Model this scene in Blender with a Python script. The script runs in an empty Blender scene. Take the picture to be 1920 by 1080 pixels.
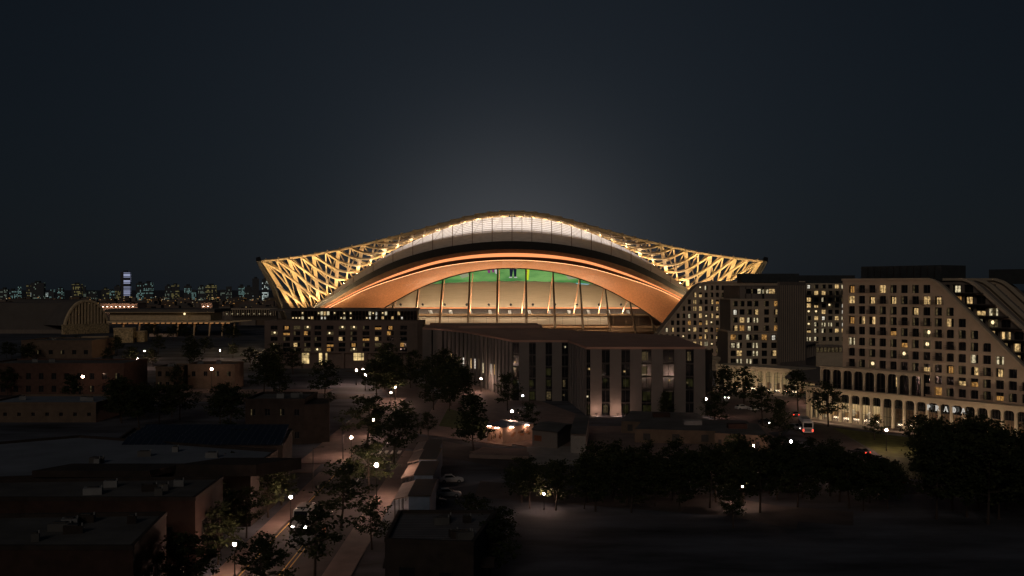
import bpy, math, random
from mathutils import Vector, Matrix
R = math.radians
random.seed(7)
sc = bpy.context.scene
COL = sc.collection
F, H, HY = 2000.0, 34.0, 540.0        # focal length in photo pixels, eye height, horizon row
UP = Vector((0, 0, 1))

def W(px, py, Y): return Vector(((px-960)*Y/F, Y, H-(py-HY)*Y/F))
def gp(px, py, z=0.0):
    Y = (H-z)*F/(py-HY)
    return Vector(((px-960)*Y/F, Y, z))

# ------------------------------------------------------------------ materials
def new_mat(name):
    m = bpy.data.materials.new(name); m.use_nodes = True
    nt = m.node_tree; nt.nodes.clear()
    out = nt.nodes.new('ShaderNodeOutputMaterial')
    return m, nt, out
def nd(nt, typ, **kw):
    n = nt.nodes.new(typ)
    for k, v in kw.items():
        if k in n.inputs: n.inputs[k].default_value = v
        else: setattr(n, k, v)
    return n
def pmat(name, col, rough=.7, metal=0.0, var=.25, scale=.6, bump=0.0, spec=.3, stretch=(1, 1, 1), detail=6):
    m, nt, out = new_mat(name)
    p = nd(nt, 'ShaderNodeBsdfPrincipled', Roughness=rough, Metallic=metal)
    p.inputs['Specular IOR Level'].default_value = spec
    tc = nd(nt, 'ShaderNodeTexCoord'); mp = nd(nt, 'ShaderNodeMapping'); mp.inputs['Scale'].default_value = stretch
    nt.links.new(tc.outputs['Object'], mp.inputs['Vector'])
    nz = nd(nt, 'ShaderNodeTexNoise', Scale=scale, Detail=detail, Roughness=.6)
    nt.links.new(mp.outputs[0], nz.inputs['Vector'])
    rp = nd(nt, 'ShaderNodeValToRGB')
    a, b = rp.color_ramp.elements
    a.position, b.position = .3, .7
    a.color = tuple(c*(1-var) for c in col)+(1,); b.color = tuple(min(1, c*(1+var)) for c in col)+(1,)
    nt.links.new(nz.outputs['Fac'], rp.inputs[0]); nt.links.new(rp.outputs[0], p.inputs['Base Color'])
    if bump:
        bm = nd(nt, 'ShaderNodeBump', Strength=bump, Distance=.1)
        nz2 = nd(nt, 'ShaderNodeTexNoise', Scale=scale*8, Detail=4)
        nt.links.new(mp.outputs[0], nz2.inputs['Vector'])
        nt.links.new(nz2.outputs['Fac'], bm.inputs['Height']); nt.links.new(bm.outputs[0], p.inputs['Normal'])
    nt.links.new(p.outputs[0], out.inputs[0])
    return m
def emat(name, col, s):
    m, nt, out = new_mat(name)
    e = nd(nt, 'ShaderNodeEmission', Strength=s); e.inputs[0].default_value = (*col, 1)
    nt.links.new(e.outputs[0], out.inputs[0]); return m
def litmat(name, col, lo, hi, scale=1.9):
    """a lit room seen through a pane: unevenly bright, differs from window to window"""
    m, nt, out = new_mat(name)
    g = nd(nt, 'ShaderNodeNewGeometry')
    nz = nd(nt, 'ShaderNodeTexNoise', Scale=scale, Detail=2)
    nt.links.new(g.outputs['Position'], nz.inputs['Vector'])
    mr = nd(nt, 'ShaderNodeMapRange'); mr.inputs[1].default_value = .3; mr.inputs[2].default_value = .7
    mr.inputs[3].default_value = lo; mr.inputs[4].default_value = hi
    nt.links.new(nz.outputs['Fac'], mr.inputs[0])
    e = nd(nt, 'ShaderNodeEmission'); e.inputs[0].default_value = (*col, 1)
    nt.links.new(mr.outputs[0], e.inputs[1]); nt.links.new(e.outputs[0], out.inputs[0]); return m
def glassmat(name, tint=(.8, .85, .85), refl=.12):
    m, nt, out = new_mat(name)
    t = nd(nt, 'ShaderNodeBsdfTransparent'); t.inputs[0].default_value = (*tint, 1)
    g = nd(nt, 'ShaderNodeBsdfGlossy', Roughness=.05)
    mx = nd(nt, 'ShaderNodeMixShader'); mx.inputs[0].default_value = refl
    nt.links.new(t.outputs[0], mx.inputs[1]); nt.links.new(g.outputs[0], mx.inputs[2]); nt.links.new(mx.outputs[0], out.inputs[0])
    return m
def stripemat(name, c1, c2, axis, period, duty=.5, rough=.6, metal=0.0, bump=.4):
    """ribbed or tiled surface: two close tones in bands along one object axis"""
    m, nt, out = new_mat(name)
    p = nd(nt, 'ShaderNodeBsdfPrincipled', Roughness=rough, Metallic=metal)
    tc = nd(nt, 'ShaderNodeTexCoord'); sx = nd(nt, 'ShaderNodeSeparateXYZ'); nt.links.new(tc.outputs['Object'], sx.inputs[0])
    d = nd(nt, 'ShaderNodeMath', operation='DIVIDE'); d.inputs[1].default_value = period; nt.links.new(sx.outputs[axis], d.inputs[0])
    f = nd(nt, 'ShaderNodeMath', operation='FRACT'); nt.links.new(d.outputs[0], f.inputs[0])
    g = nd(nt, 'ShaderNodeMath', operation='GREATER_THAN'); g.inputs[1].default_value = duty; nt.links.new(f.outputs[0], g.inputs[0])
    nz = nd(nt, 'ShaderNodeTexNoise', Scale=.35, Detail=6)
    mx = nd(nt, 'ShaderNodeMix', data_type='RGBA'); mx.inputs[6].default_value = (*c1, 1); mx.inputs[7].default_value = (*c2, 1)
    nt.links.new(g.outputs[0], mx.inputs[0])
    mx2 = nd(nt, 'ShaderNodeMix', data_type='RGBA', blend_type='MULTIPLY'); mx2.inputs[0].default_value = .6
    rp = nd(nt, 'ShaderNodeValToRGB'); rp.color_ramp.elements[0].color = (.45, .45, .45, 1); rp.color_ramp.elements[0].position = .3; rp.color_ramp.elements[1].position = .7
    nt.links.new(tc.outputs['Object'], nz.inputs['Vector']); nt.links.new(nz.outputs['Fac'], rp.inputs[0])
    nt.links.new(mx.outputs[2], mx2.inputs[6]); nt.links.new(rp.outputs[0], mx2.inputs[7]); nt.links.new(mx2.outputs[2], p.inputs['Base Color'])
    bm = nd(nt, 'ShaderNodeBump', Strength=bump, Distance=.15); nt.links.new(f.outputs[0], bm.inputs['Height']); nt.links.new(bm.outputs[0], p.inputs['Normal'])
    nt.links.new(p.outputs[0], out.inputs[0]); return m

M = {}
M['soil'] = pmat('soil', (.07, .075, .09), .95, var=.93, scale=.055, stretch=(.6, 1.5, 1))
M['asphalt'] = pmat('asphalt', (.06, .05, .047), .85, var=.3, scale=.25, bump=.15)
M['worn_asphalt'] = pmat('worn_asphalt', (.085, .092, .108), .9, var=.92, scale=.09, stretch=(.5, 1.6, 1))
M['paving'] = pmat('paving', (.2, .145, .125), .85, var=.22, scale=.35, bump=.1)
M['concrete'] = pmat('concrete', (.26, .24, .22), .85, var=.25, scale=.25)
M['grass'] = pmat('grass', (.075, .085, .022), .95, var=.5, scale=.5, bump=.4)
M['yellow_paint'] = pmat('yellow_paint', (.55, .34, .06), .7, var=.3, scale=2)
M['white_paint'] = pmat('white_paint', (.6, .57, .52), .7, var=.3, scale=2)
M['timber'] = pmat('timber', (.62, .45, .25), .6, var=.15, scale=1.2)
M['timber_dark'] = pmat('timber_dark', (.3, .19, .1), .6, var=.2, scale=1.2)
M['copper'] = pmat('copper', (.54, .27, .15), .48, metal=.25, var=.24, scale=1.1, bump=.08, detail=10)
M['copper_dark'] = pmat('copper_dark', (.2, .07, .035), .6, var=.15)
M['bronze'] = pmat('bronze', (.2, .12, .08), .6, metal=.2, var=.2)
M['black_metal'] = pmat('black_metal', (.02, .018, .018), .6, var=.2)
M['dark_metal'] = pmat('dark_metal', (.05, .045, .042), .5, metal=.3, var=.2)
M['zinc'] = pmat('zinc', (.62, .58, .55), .5, var=.15, scale=.3, stretch=(1, 1, 3))
M['mullion'] = pmat('mullion', (.2, .15, .11), .5, var=.1)
M['column_paint'] = pmat('column_paint', (.03, .021, .015), .5, var=.1)
M['bowl_wall'] = pmat('bowl_wall', (.64, .52, .38), .75, var=.08, scale=.4, stretch=(.3, .3, 5))
M['interior_floor'] = pmat('interior_floor', (.3, .2, .14), .8)
M['seat_grey'] = pmat('seat_grey', (.2, .19, .19), .8, var=.6, scale=2.2)
M['brown_panel'] = pmat('brown_panel', (.15, .112, .094), .8, var=.12, scale=.2)
M['office_panel'] = pmat('office_panel', (.165, .146, .134), .8, var=.08, scale=.2)
M['office_roof'] = pmat('office_roof', (.42, .25, .19), .85, var=.14, scale=.15, bump=.05)
M['stone'] = pmat('stone', (.52, .41, .3), .8, var=.1, scale=.4)
M['stone_pale'] = pmat('stone_pale', (.5, .41, .3), .75, var=.1, scale=.5)
M['stone_dark'] = pmat('stone_dark', (.2, .165, .14), .85, var=.15, scale=.4, stretch=(1.5, 1.5, .3))
M['plant_room'] = pmat('plant_room', (.04, .045, .048), .8, var=.2)
M['brick'] = pmat('brick', (.085, .048, .037), .9, var=.25, scale=.8)
M['hall_tan'] = pmat('hall_tan', (.66, .5, .31), .9, var=.2, scale=.5)
M['tan_wall'] = pmat('tan_wall', (.14, .098, .07), .9, var=.2, scale=.5)
M['gravel_roof'] = pmat('gravel_roof', (.095, .092, .088), .95, var=.35, scale=.18)
M['pale_roof'] = pmat('pale_roof', (.16, .18, .21), .9, var=.22, scale=.12)
M['tin_roof'] = stripemat('tin_roof', (.17, .155, .15), (.09, .08, .08), 1, .9, .5, .6)
M['render_wall'] = pmat('render_wall', (.62, .44, .34), .9, var=.2, scale=.7)
M['blue_tarp'] = pmat('blue_tarp', (.12, .16, .22), .6, var=.2)
M['rough_stone'] = pmat('rough_stone', (.5, .38, .22), .95, var=.65, scale=.9, bump=.6)
M['yard_wall_shaded'] = pmat('yard_wall_shaded', (.034, .026, .022), .95, var=.35, scale=.5)  # wall tone darkened for the dim foreground, shade put into the colour
M['yard_brick_shaded'] = pmat('yard_brick_shaded', (.04, .022, .017), .95, var=.35, scale=.5)  # darker copy of the brick, foreground shade put into the colour
M['canopy_grey'] = pmat('canopy_grey', (.12, .105, .095), .8, var=.15, scale=.1)
M['dark_glass'] = pmat('dark_glass', (.012, .013, .015), .12, var=.2, spec=.6)
M['glass'] = glassmat('glass')
M['glass_front'] = glassmat('glass_front', (.93, .93, .92), .04)
M['solar'] = stripemat('solar', (.012, .016, .03), (.05, .055, .07), 0, 1.1, .88, .25)
M['bark'] = pmat('bark', (.05, .037, .03), .95, var=.3, scale=3)
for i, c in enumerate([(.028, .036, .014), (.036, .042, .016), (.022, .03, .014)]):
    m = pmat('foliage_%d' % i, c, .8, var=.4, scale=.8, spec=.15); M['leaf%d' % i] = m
M['lit_warm'] = litmat('lit_warm', (1, .66, .28), .06, .95)
M['lit_cream'] = litmat('lit_cream', (1, .84, .52), .06, .95)
M['lit_amber'] = litmat('lit_amber', (1, .5, .14), .04, .6)
M['lit_dim'] = litmat('lit_dim', (.85, .62, .3), .01, .1)
M['lit_white'] = litmat('lit_white', (1, .92, .76), .12, 1.2)
M['lit_green'] = litmat('lit_green', (.6, .55, .2), .0, .03, .5)
M['lit_lobby'] = litmat('lit_lobby', (1, .72, .32), .15, 1.2, .45)
M['room_lamp'] = emat('room_lamp', (1, .75, .4), 1.6)
M['shop_light'] = emat('shop_light', (1, .83, .55), 20)
M['lamp_glow'] = emat('lamp_glow', (1, .62, .46), 860)
M['lamp_glow_dim'] = emat('lamp_glow_dim', (1, .6, .4), 42)
M['lamp_glow_cool'] = emat('lamp_glow_cool', (.85, .9, 1), 22)
M['headlight'] = emat('headlight', (1, .93, .8), 16)
M['taillight'] = emat('taillight', (1, .06, .03), 3.2)
M['path_glow'] = emat('path_glow', (1, .58, .42), 260)
M['kiosk_fill'] = emat('kiosk_fill', (1, .55, .36), 64)
M['sign_white'] = emat('sign_white', (1, .95, .85), .5)
M['strip_orange'] = emat('strip_orange', (1, .33, .12), 1.25)
M['lip_strip'] = emat('lip_strip', (1, .5, .23), 4.0)
M['flood'] = emat('flood', (1, .72, .38), 170)
M['wing_fill'] = emat('wing_fill', (1, .7, .36), 330)
M['flood_mid'] = emat('flood_mid', (1, .76, .45), 95)
M['house_light'] = emat('house_light', (1, .8, .55), 12)
M['eave_glow'] = emat('eave_glow', (1, .45, .16), .42)
M['white_body'] = pmat('white_body', (.65, .62, .6), .35, var=.06, spec=.5)
M['dark_body'] = pmat('dark_body', (.03, .03, .035), .3, var=.1, spec=.5)
M['red_body'] = pmat('red_body', (.16, .02, .017), .3, var=.1, spec=.5)
M['silver_body'] = pmat('silver_body', (.3, .3, .31), .3, metal=.4, var=.1)
M['tyre'] = pmat('tyre', (.012, .012, .012), .9)
M['awning'] = pmat('awning', (.42, .31, .26), .8, var=.12)
M['hvac'] = pmat('hvac', (.2, .2, .2), .6, var=.2)

# white polycarbonate of the clerestory: lets the light behind it through
m, nt, out = new_mat('polycarbonate')
t1 = nd(nt, 'ShaderNodeBsdfTranslucent'); t1.inputs[0].default_value = (.8, .76, .74, 1)
d1 = nd(nt, 'ShaderNodeBsdfDiffuse'); d1.inputs[0].default_value = (.55, .5, .47, 1)
mx = nd(nt, 'ShaderNodeMixShader'); mx.inputs[0].default_value = .4
nt.links.new(t1.outputs[0], mx.inputs[1]); nt.links.new(d1.outputs[0], mx.inputs[2]); nt.links.new(mx.outputs[0], out.inputs[0])
M['polycarbonate'] = m

# video screen: mown grass picture
m, nt, out = new_mat('video_grass')
tc = nd(nt, 'ShaderNodeTexCoord'); nz = nd(nt, 'ShaderNodeTexNoise', Scale=.12, Detail=5); mp = nd(nt, 'ShaderNodeMapping'); mp.inputs['Scale'].default_value = (.5, 1, 2.2)
nt.links.new(tc.outputs['Object'], mp.inputs[0]); nt.links.new(mp.outputs[0], nz.inputs['Vector'])
rp = nd(nt, 'ShaderNodeValToRGB'); e0, e1 = rp.color_ramp.elements
e0.position, e1.position = .35, .7
e0.color = (.06, .2, .055, 1); e1.color = (.2, .42, .12, 1)
nt.links.new(nz.outputs['Fac'], rp.inputs[0]); em = nd(nt, 'ShaderNodeEmission', Strength=1.0)
nt.links.new(rp.outputs[0], em.inputs[0]); nt.links.new(em.outputs[0], out.inputs[0]); M['video_grass'] = m
for n_, c_ in (('video_purple', (.22, .04, .16)), ('video_black', (.012, .014, .03)), ('video_white', (.5, .5, .48)), ('video_yellow', (.55, .7, .03)), ('video_tan', (.3, .32, .2)), ('video_blue', (.25, .5, .6))):
    M[n_] = emat(n_, c_, 1.0)

def skyline_mat(name, col, thr, strength, cell=(3.1, 3.7)):
    """far tower: dark wall with a grid of windows, some of them lit"""
    m, nt, out = new_mat(name)
    tc = nd(nt, 'ShaderNodeTexCoord'); sx = nd(nt, 'ShaderNodeSeparateXYZ'); nt.links.new(tc.outputs['Object'], sx.inputs[0])
    oi = nd(nt, 'ShaderNodeObjectInfo')
    ad = nd(nt, 'ShaderNodeMath', operation='ADD'); nt.links.new(sx.outputs[0], ad.inputs[0]); nt.links.new(sx.outputs[1], ad.inputs[1])
    cs = []
    fr = []
    for o, c in ((ad.outputs[0], cell[0]), (sx.outputs[2], cell[1])):
        d = nd(nt, 'ShaderNodeMath', operation='DIVIDE'); d.inputs[1].default_value = c; nt.links.new(o, d.inputs[0])
        f = nd(nt, 'ShaderNodeMath', operation='FLOOR'); nt.links.new(d.outputs[0], f.inputs[0]); cs.append(f.outputs[0])
        q = nd(nt, 'ShaderNodeMath', operation='FRACT'); nt.links.new(d.outputs[0], q.inputs[0])
        g = nd(nt, 'ShaderNodeMath', operation='GREATER_THAN'); g.inputs[1].default_value = .3; nt.links.new(q.outputs[0], g.inputs[0]); fr.append(g.outputs[0])
    cb = nd(nt, 'ShaderNodeCombineXYZ'); nt.links.new(cs[0], cb.inputs[0]); nt.links.new(cs[1], cb.inputs[1]); nt.links.new(oi.outputs['Random'], cb.inputs[2])
    wn = nd(nt, 'ShaderNodeTexWhiteNoise', noise_dimensions='3D'); nt.links.new(cb.outputs[0], wn.inputs['Vector'])
    cr = nd(nt, 'ShaderNodeCombineXYZ'); nt.links.new(cs[1], cr.inputs[1]); nt.links.new(oi.outputs['Random'], cr.inputs[2])
    wr = nd(nt, 'ShaderNodeTexWhiteNoise', noise_dimensions='3D'); nt.links.new(cr.outputs[0], wr.inputs['Vector'])
    sm = nd(nt, 'ShaderNodeMath', operation='ADD'); nt.links.new(wn.outputs['Value'], sm.inputs[0]); nt.links.new(wr.outputs['Value'], sm.inputs[1])
    g = nd(nt, 'ShaderNodeMath', operation='GREATER_THAN'); g.inputs[1].default_value = thr; nt.links.new(sm.outputs[0], g.inputs[0])
    k = g.outputs[0]
    for f in fr:
        mu = nd(nt, 'ShaderNodeMath', operation='MULTIPLY'); nt.links.new(k, mu.inputs[0]); nt.links.new(f, mu.inputs[1]); k = mu.outputs[0]
    mu = nd(nt, 'ShaderNodeMath', operation='MULTIPLY'); nt.links.new(k, mu.inputs[0]); nt.links.new(wn.outputs['Value'], mu.inputs[1])
    mu2 = nd(nt, 'ShaderNodeMath', operation='MULTIPLY'); mu2.inputs[1].default_value = strength; nt.links.new(mu.outputs[0], mu2.inputs[0])
    p = nd(nt, 'ShaderNodeBsdfPrincipled', Roughness=.7); p.inputs['Base Color'].default_value = (.06, .065, .075, 1)
    p.inputs['Emission Color'].default_value = (*col, 1); nt.links.new(mu2.outputs[0], p.inputs['Emission Strength'])
    nt.links.new(p.outputs[0], out.inputs[0]); return m
M['sky_teal'] = skyline_mat('skyline_teal', (.45, .8, .75), 1.2, .27)
M['sky_yellow'] = skyline_mat('skyline_yellow', (.85, .72, .25), 1.15, .19)
M['sky_dim'] = skyline_mat('skyline_dim', (.5, .65, .5), 1.4, .2)
M['sky_blue'] = skyline_mat('skyline_blue', (.62, .68, 1), .55, .62, (30, 5.5))
M['sky_white'] = skyline_mat('skyline_white', (.8, .95, .9), 1.15, .8)
M['sky_dark'] = skyline_mat('skyline_dark', (.5, .6, .6), 1.75, .3)

# ------------------------------------------------------------------ mesh builder
class MB:
    def __init__(s, *mats): s.v = []; s.f = []; s.m = []; s.mats = list(mats)
    def mi(s, mat):
        if mat not in s.mats: s.mats.append(mat)
        return s.mats.index(mat)
    def face(s, pts, mat):
        b = len(s.v); s.v += [Vector(p) for p in pts]; s.f.append(tuple(range(b, b+len(pts)))); s.m.append(s.mi(mat))
    def hexa(s, p, mat):      # p: 4 bottom + 4 top, ccw
        b = len(s.v); s.v += [Vector(q) for q in p]; k = s.mi(mat)
        for q in ((3, 2, 1, 0), (4, 5, 6, 7), (0, 1, 5, 4), (1, 2, 6, 5), (2, 3, 7, 6), (3, 0, 4, 7)):
            s.f.append(tuple(b+i for i in q)); s.m.append(k)
    def obox(s, o, u, v, w, mat):   # corner + three edge vectors
        o = Vector(o); s.hexa([o, o+u, o+u+v, o+v, o+w, o+u+w, o+u+v+w, o+v+w], mat)
    def box(s, c, d, mat, rz=0):
        c = Vector(c); r = Matrix.Rotation(rz, 3, 'Z')
        u, v, w = r@Vector((d[0], 0, 0)), r@Vector((0, d[1], 0)), Vector((0, 0, d[2]))
        s.obox(c-u/2-v/2-w/2, u, v, w, mat)
    def prism(s, poly, z0, z1, mat, top=None):     # poly: xy ccw
        b = len(s.v); n = len(poly)
        s.v += [Vector((p[0], p[1], z0)) for p in poly]+[Vector((p[0], p[1], z1)) for p in poly]
        s.f.append(tuple(b+n+i for i in range(n))); s.m.append(s.mi(top or mat))
        s.f.append(tuple(b+n-1-i for i in range(n))); s.m.append(s.mi(mat))
        for i in range(n):
            j = (i+1) % n; s.f.append((b+i, b+j, b+n+j, b+n+i)); s.m.append(s.mi(mat))
    def beam(s, pts, nrm, w, d, mat):    # rectangular bar along a path, w across, d along nrm
        rings = []
        for i, p in enumerate(pts):
            a = pts[max(0, i-1)]; b = pts[min(len(pts)-1, i+1)]
            t = (b-a).normalized(); n = nrm[i] if isinstance(nrm, list) else nrm
            n = (n-t*n.dot(t)).normalized(); x = t.cross(n)
            k = len(s.v); s.v += [p+x*w/2+n*d/2, p-x*w/2+n*d/2, p-x*w/2-n*d/2, p+x*w/2-n*d/2]; rings.append(k)
        q = s.mi(mat)
        for a, b in zip(rings, rings[1:]):
            for i in range(4):
                j = (i+1) % 4; s.f.append((a+i, a+j, b+j, b+i)); s.m.append(q)
        a = rings[0]; s.f.append((a+3, a+2, a+1, a)); s.m.append(q)
        a = rings[-1]; s.f.append((a, a+1, a+2, a+3)); s.m.append(q)
    def tube(s, pts, rad, mat, n=7):
        rings = []; q = s.mi(mat)
        for i, p in enumerate(pts):
            p = Vector(p); a = Vector(pts[max(0, i-1)]); b = Vector(pts[min(len(pts)-1, i+1)])
            t = (b-a).normalized(); x = t.cross(Vector((0, 1, .01)) if abs(t.y) < .9 else Vector((1, 0, 0))).normalized(); y = t.cross(x)
            r = rad[i] if isinstance(rad, (list, tuple)) else rad
            rings.append(len(s.v)); s.v += [p+(x*math.cos(2*math.pi*k/n)+y*math.sin(2*math.pi*k/n))*r for k in range(n)]
        for a, b in zip(rings, rings[1:]):
            for k in range(n):
                l = (k+1) % n; s.f.append((a+k, a+l, b+l, b+k)); s.m.append(q)
        a = rings[0]; s.f.append(tuple(a+n-1-k for k in range(n))); s.m.append(q)
        a = rings[-1]; s.f.append(tuple(a+k for k in range(n))); s.m.append(q)
    def ball(s, c, r, mat, nu=10, nv=6, sz=1.0):
        c = Vector(c); b = len(s.v); q = s.mi(mat)
        for i in range(1, nv):
            th = math.pi*i/nv
            for k in range(nu):
                ph = 2*math.pi*k/nu; s.v.append(c+Vector((math.sin(th)*math.cos(ph), math.sin(th)*math.sin(ph), math.cos(th)*sz))*r)
        t = len(s.v); s.v += [c+UP*r*sz, c-UP*r*sz]
        for k in range(nu):
            l = (k+1) % nu
            s.f.append((t, b+k, b+l)); s.m.append(q)
            for i in range(nv-2):
                s.f.append((b+i*nu+k, b+(i+1)*nu+k, b+(i+1)*nu+l, b+i*nu+l)); s.m.append(q)
            e = b+(nv-2)*nu; s.f.append((t+1, e+l, e+k)); s.m.append(q)
    def strip(s, A, B, mat):    # surface between two polylines
        b = len(s.v); n = len(A); s.v += [Vector(p) for p in A]+[Vector(p) for p in B]; q = s.mi(mat)
        for i in range(n-1): s.f.append((b+i, b+n+i, b+n+i+1, b+i+1)); s.m.append(q)
    def mesh(s, name, origin=None, smooth=False):
        me = bpy.data.meshes.new(name); o = Vector(origin) if origin is not None else Vector()
        me.from_pydata([v-o for v in s.v], [], s.f)
        for x in s.mats: me.materials.append(M[x])
        me.polygons.foreach_set('material_index', s.m)
        if smooth: me.polygons.foreach_set('use_smooth', [True]*len(s.f))
        me.update(); return me
    def build(s, name, parent=None, origin=None, smooth=False):
        if parent is not None and origin is None: origin = base_of(parent)
        ob = bpy.data.objects.new(name, s.mesh(name, origin, smooth)); COL.objects.link(ob)
        if parent is not None: ob.parent = parent
        elif origin is not None: ob.location = origin
        return ob
def base_of(o):
    p = Vector(o.location)
    while o.parent: o = o.parent; p = p+Vector(o.location)
    return p
def tag(o, label=None, cat=None, group=None, kind=None):
    if label: o['label'] = label
    if cat: o['category'] = cat
    if group: o['group'] = group
    if kind: o['kind'] = kind
    return o
def thing(name, loc, label, cat, group=None):
    o = bpy.data.objects.new(name, None); COL.objects.link(o); o.location = loc; o.empty_display_size = .5
    return tag(o, label, cat, group)
def place(name, me, parent, loc, rz=0):
    o = bpy.data.objects.new(name, me); COL.objects.link(o); o.parent = parent; o.location = loc; o.rotation_euler.z = rz
    return o
def copy_tree(o, parent=None):
    c = o.copy(); COL.objects.link(c); c.parent = parent
    for ch in list(o.children): copy_tree(ch, c)
    return c
def struct(name, mb, **k):
    return tag(mb.build(name, **k), kind='structure')

# ------------------------------------------------------------------ walls with real openings
class Fr:                       # upright plane: origin on the ground, u to the right, n outward
    def __init__(s, A, B):
        s.O = Vector((A[0], A[1], 0)); d = Vector((B[0]-A[0], B[1]-A[1], 0)); s.L = d.length; s.u = d.normalized()
        s.n = Vector((s.u.y, -s.u.x, 0)); s.ang = math.atan2(s.u.y, s.u.x)
    def pt(s, a, z, d=0): return s.O+s.u*a+UP*z+s.n*d
    def sz(s, px, py, d=0):
        O = s.O+s.n*d; k = (px-960)/F
        a = (k*O.y-O.x)/(s.u.x-k*s.u.y); Y = O.y+s.u.y*a
        return a, H-(py-HY)*Y/F
def clip(poly, outline):
    out = poly; n = len(outline)
    for i in range(n):
        a, b = outline[i], outline[(i+1) % n]; ex, ey = b[0]-a[0], b[1]-a[1]; res = []
        for j in range(len(out)):
            p, q = out[j], out[(j+1) % len(out)]
            dp = ex*(p[1]-a[1])-ey*(p[0]-a[0]); dq = ex*(q[1]-a[1])-ey*(q[0]-a[0])
            if dp >= -1e-9: res.append(p)
            if (dp > 1e-9 and dq < -1e-9) or (dp < -1e-9 and dq > 1e-9):
                t = dp/(dp-dq); res.append((p[0]+(q[0]-p[0])*t, p[1]+(q[1]-p[1])*t))
        out = res
        if len(out) < 3: return []
    return out
def inside(p, outline):
    n = len(outline)
    for i in range(n):
        a, b = outline[i], outline[(i+1) % n]
        if (b[0]-a[0])*(p[1]-a[1])-(b[1]-a[1])*(p[0]-a[0]) < -1e-6: return False
    return True
def extr(mb, fr, poly, d0, d1, mat, side=None):
    n = len(poly)
    if n < 3: return
    b = len(mb.v); mb.v += [fr.pt(a, z, d1) for a, z in poly]+[fr.pt(a, z, d0) for a, z in poly]
    mb.f.append(tuple(b+i for i in range(n))); mb.m.append(mb.mi(mat))
    mb.f.append(tuple(b+n+n-1-i for i in range(n))); mb.m.append(mb.mi(mat))
    for i in range(n):
        j = (i+1) % n; mb.f.append((b+i, b+n+i, b+n+j, b+j)); mb.m.append(mb.mi(side or mat))
def rect(a0, z0, a1, z1): return [(a0, z0), (a1, z0), (a1, z1), (a0, z1)]

WIN = {}
def win_mesh(w, h, var, arched=False, rail=False):
    key = (round(w, 2), round(h, 2), var, arched, rail)
    if key in WIN: return WIN[key]
    rnd = random.Random(str(key)); mb = MB(); pane = .0
    def q(a0, z0, a1, z1, y, mat): mb.face([(a0, y, z0), (a1, y, z0), (a1, y, z1), (a0, y, z1)], mat)
    t = .07
    if var.startswith('dark'):
        q(-w/2, 0, w/2, h, pane, 'dark_glass')
        if var == 'dark1': q(-w/2+.1, .1, -w/2+w*.3, h-.1, -.012, 'lit_dim')
    else:
        mat, kind = var.split('-')
        if kind == 'full': q(-w/2, 0, w/2, h, pane, mat)
        elif kind == 'left':
            q(-w/2, 0, w*.05, h, pane, mat); q(w*.05, 0, w/2, h, pane, 'dark_glass')
        elif kind == 'right':
            q(-w/2, 0, -w*.1, h, pane, 'dark_glass'); q(-w*.1, 0, w/2, h, pane, mat)
        elif kind == 'low':
            q(-w/2, 0, w/2, h*.55, pane, mat); q(-w/2, h*.55, w/2, h, pane, 'dark_glass')
        elif kind == 'mid':
            q(-w/2, 0, -w*.28, h, pane, 'dark_glass'); q(-w*.28, 0, w*.28, h*.85, pane, mat); q(w*.28, 0, w/2, h, pane, 'dark_glass'); q(-w*.28, h*.85, w*.28, h, pane, 'dark_glass')
        elif kind == 'lamp':
            q(-w/2, 0, w/2, h, pane, 'lit_dim'); c = rnd.uniform(-.15, .15)*w; z = h*rnd.uniform(.45, .7); r = min(w, h)*.24
            mb.face([(c+r*math.cos(k*.785), -.015, z+r*math.sin(k*.785)) for k in range(8)], 'room_lamp')
        elif kind == 'split':
            q(-w/2, 0, -w*.2, h*.9, pane, mat); q(-w*.2, 0, w*.2, h, pane, 'lit_dim'); q(w*.2, 0, w/2, h*.9, pane, mat); q(-w/2, h*.9, -w*.2, h, pane, 'dark_glass'); q(w*.2, h*.9, w/2, h, pane, 'dark_glass')
    for a0, z0, a1, z1 in ((-w/2, 0, -w/2+t, h), (w/2-t, 0, w/2, h), (-w/2+t, h-t, w/2-t, h), (-w/2+t, 0, w/2-t, t), (-t/2, t, t/2, h-t)):
        mb.obox(Vector((a0, -.1, z0)), Vector((a1-a0, 0, 0)), Vector((0, .095, 0)), Vector((0, 0, z1-z0)), 'dark_metal')
    if arched:
        r = min(.55, w*.4)
        for sgn in (-1, 1):
            pts = [(sgn*w/2, -.14, h)]
            for k in range(5):
                an = math.pi/2*k/4; pts.append((sgn*(w/2-r+r*math.cos(an)), -.14, h-r+r*math.sin(an)))
            mb.face(pts if sgn > 0 else pts[::-1], 'stone')
    if rail:
        for z in (.15, .55, .95): mb.obox(Vector((-w*.75, -.62, z)), Vector((w*1.5, 0, 0)), Vector((0, .05, 0)), Vector((0, 0, .06)), 'dark_metal')
        mb.obox(Vector((-w*.75, -.7, -.1)), Vector((w*1.5, 0, 0)), Vector((0, .7, 0)), Vector((0, 0, .12)), 'stone')
        n = 9
        for k in range(n+1): mb.obox(Vector((-w*.75+w*1.5*k/n-.02, -.61, 0)), Vector((.04, 0, 0)), Vector((0, .03, 0)), Vector((0, 0, .97)), 'dark_metal')
    WIN[key] = mb.mesh('window'); return WIN[key]
LIT = ['lit_warm-full', 'lit_warm-left', 'lit_warm-right', 'lit_cream-mid', 'lit_amber-full', 'lit_warm-lamp', 'lit_amber-lamp', 'lit_cream-split', 'lit_warm-low', 'lit_warm-mid', 'lit_amber-left', 'lit_cream-left', 'lit_amber-lamp', 'lit_warm-lamp', 'lit_amber-low', 'lit_amber-mid', 'lit_warm-split']
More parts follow.
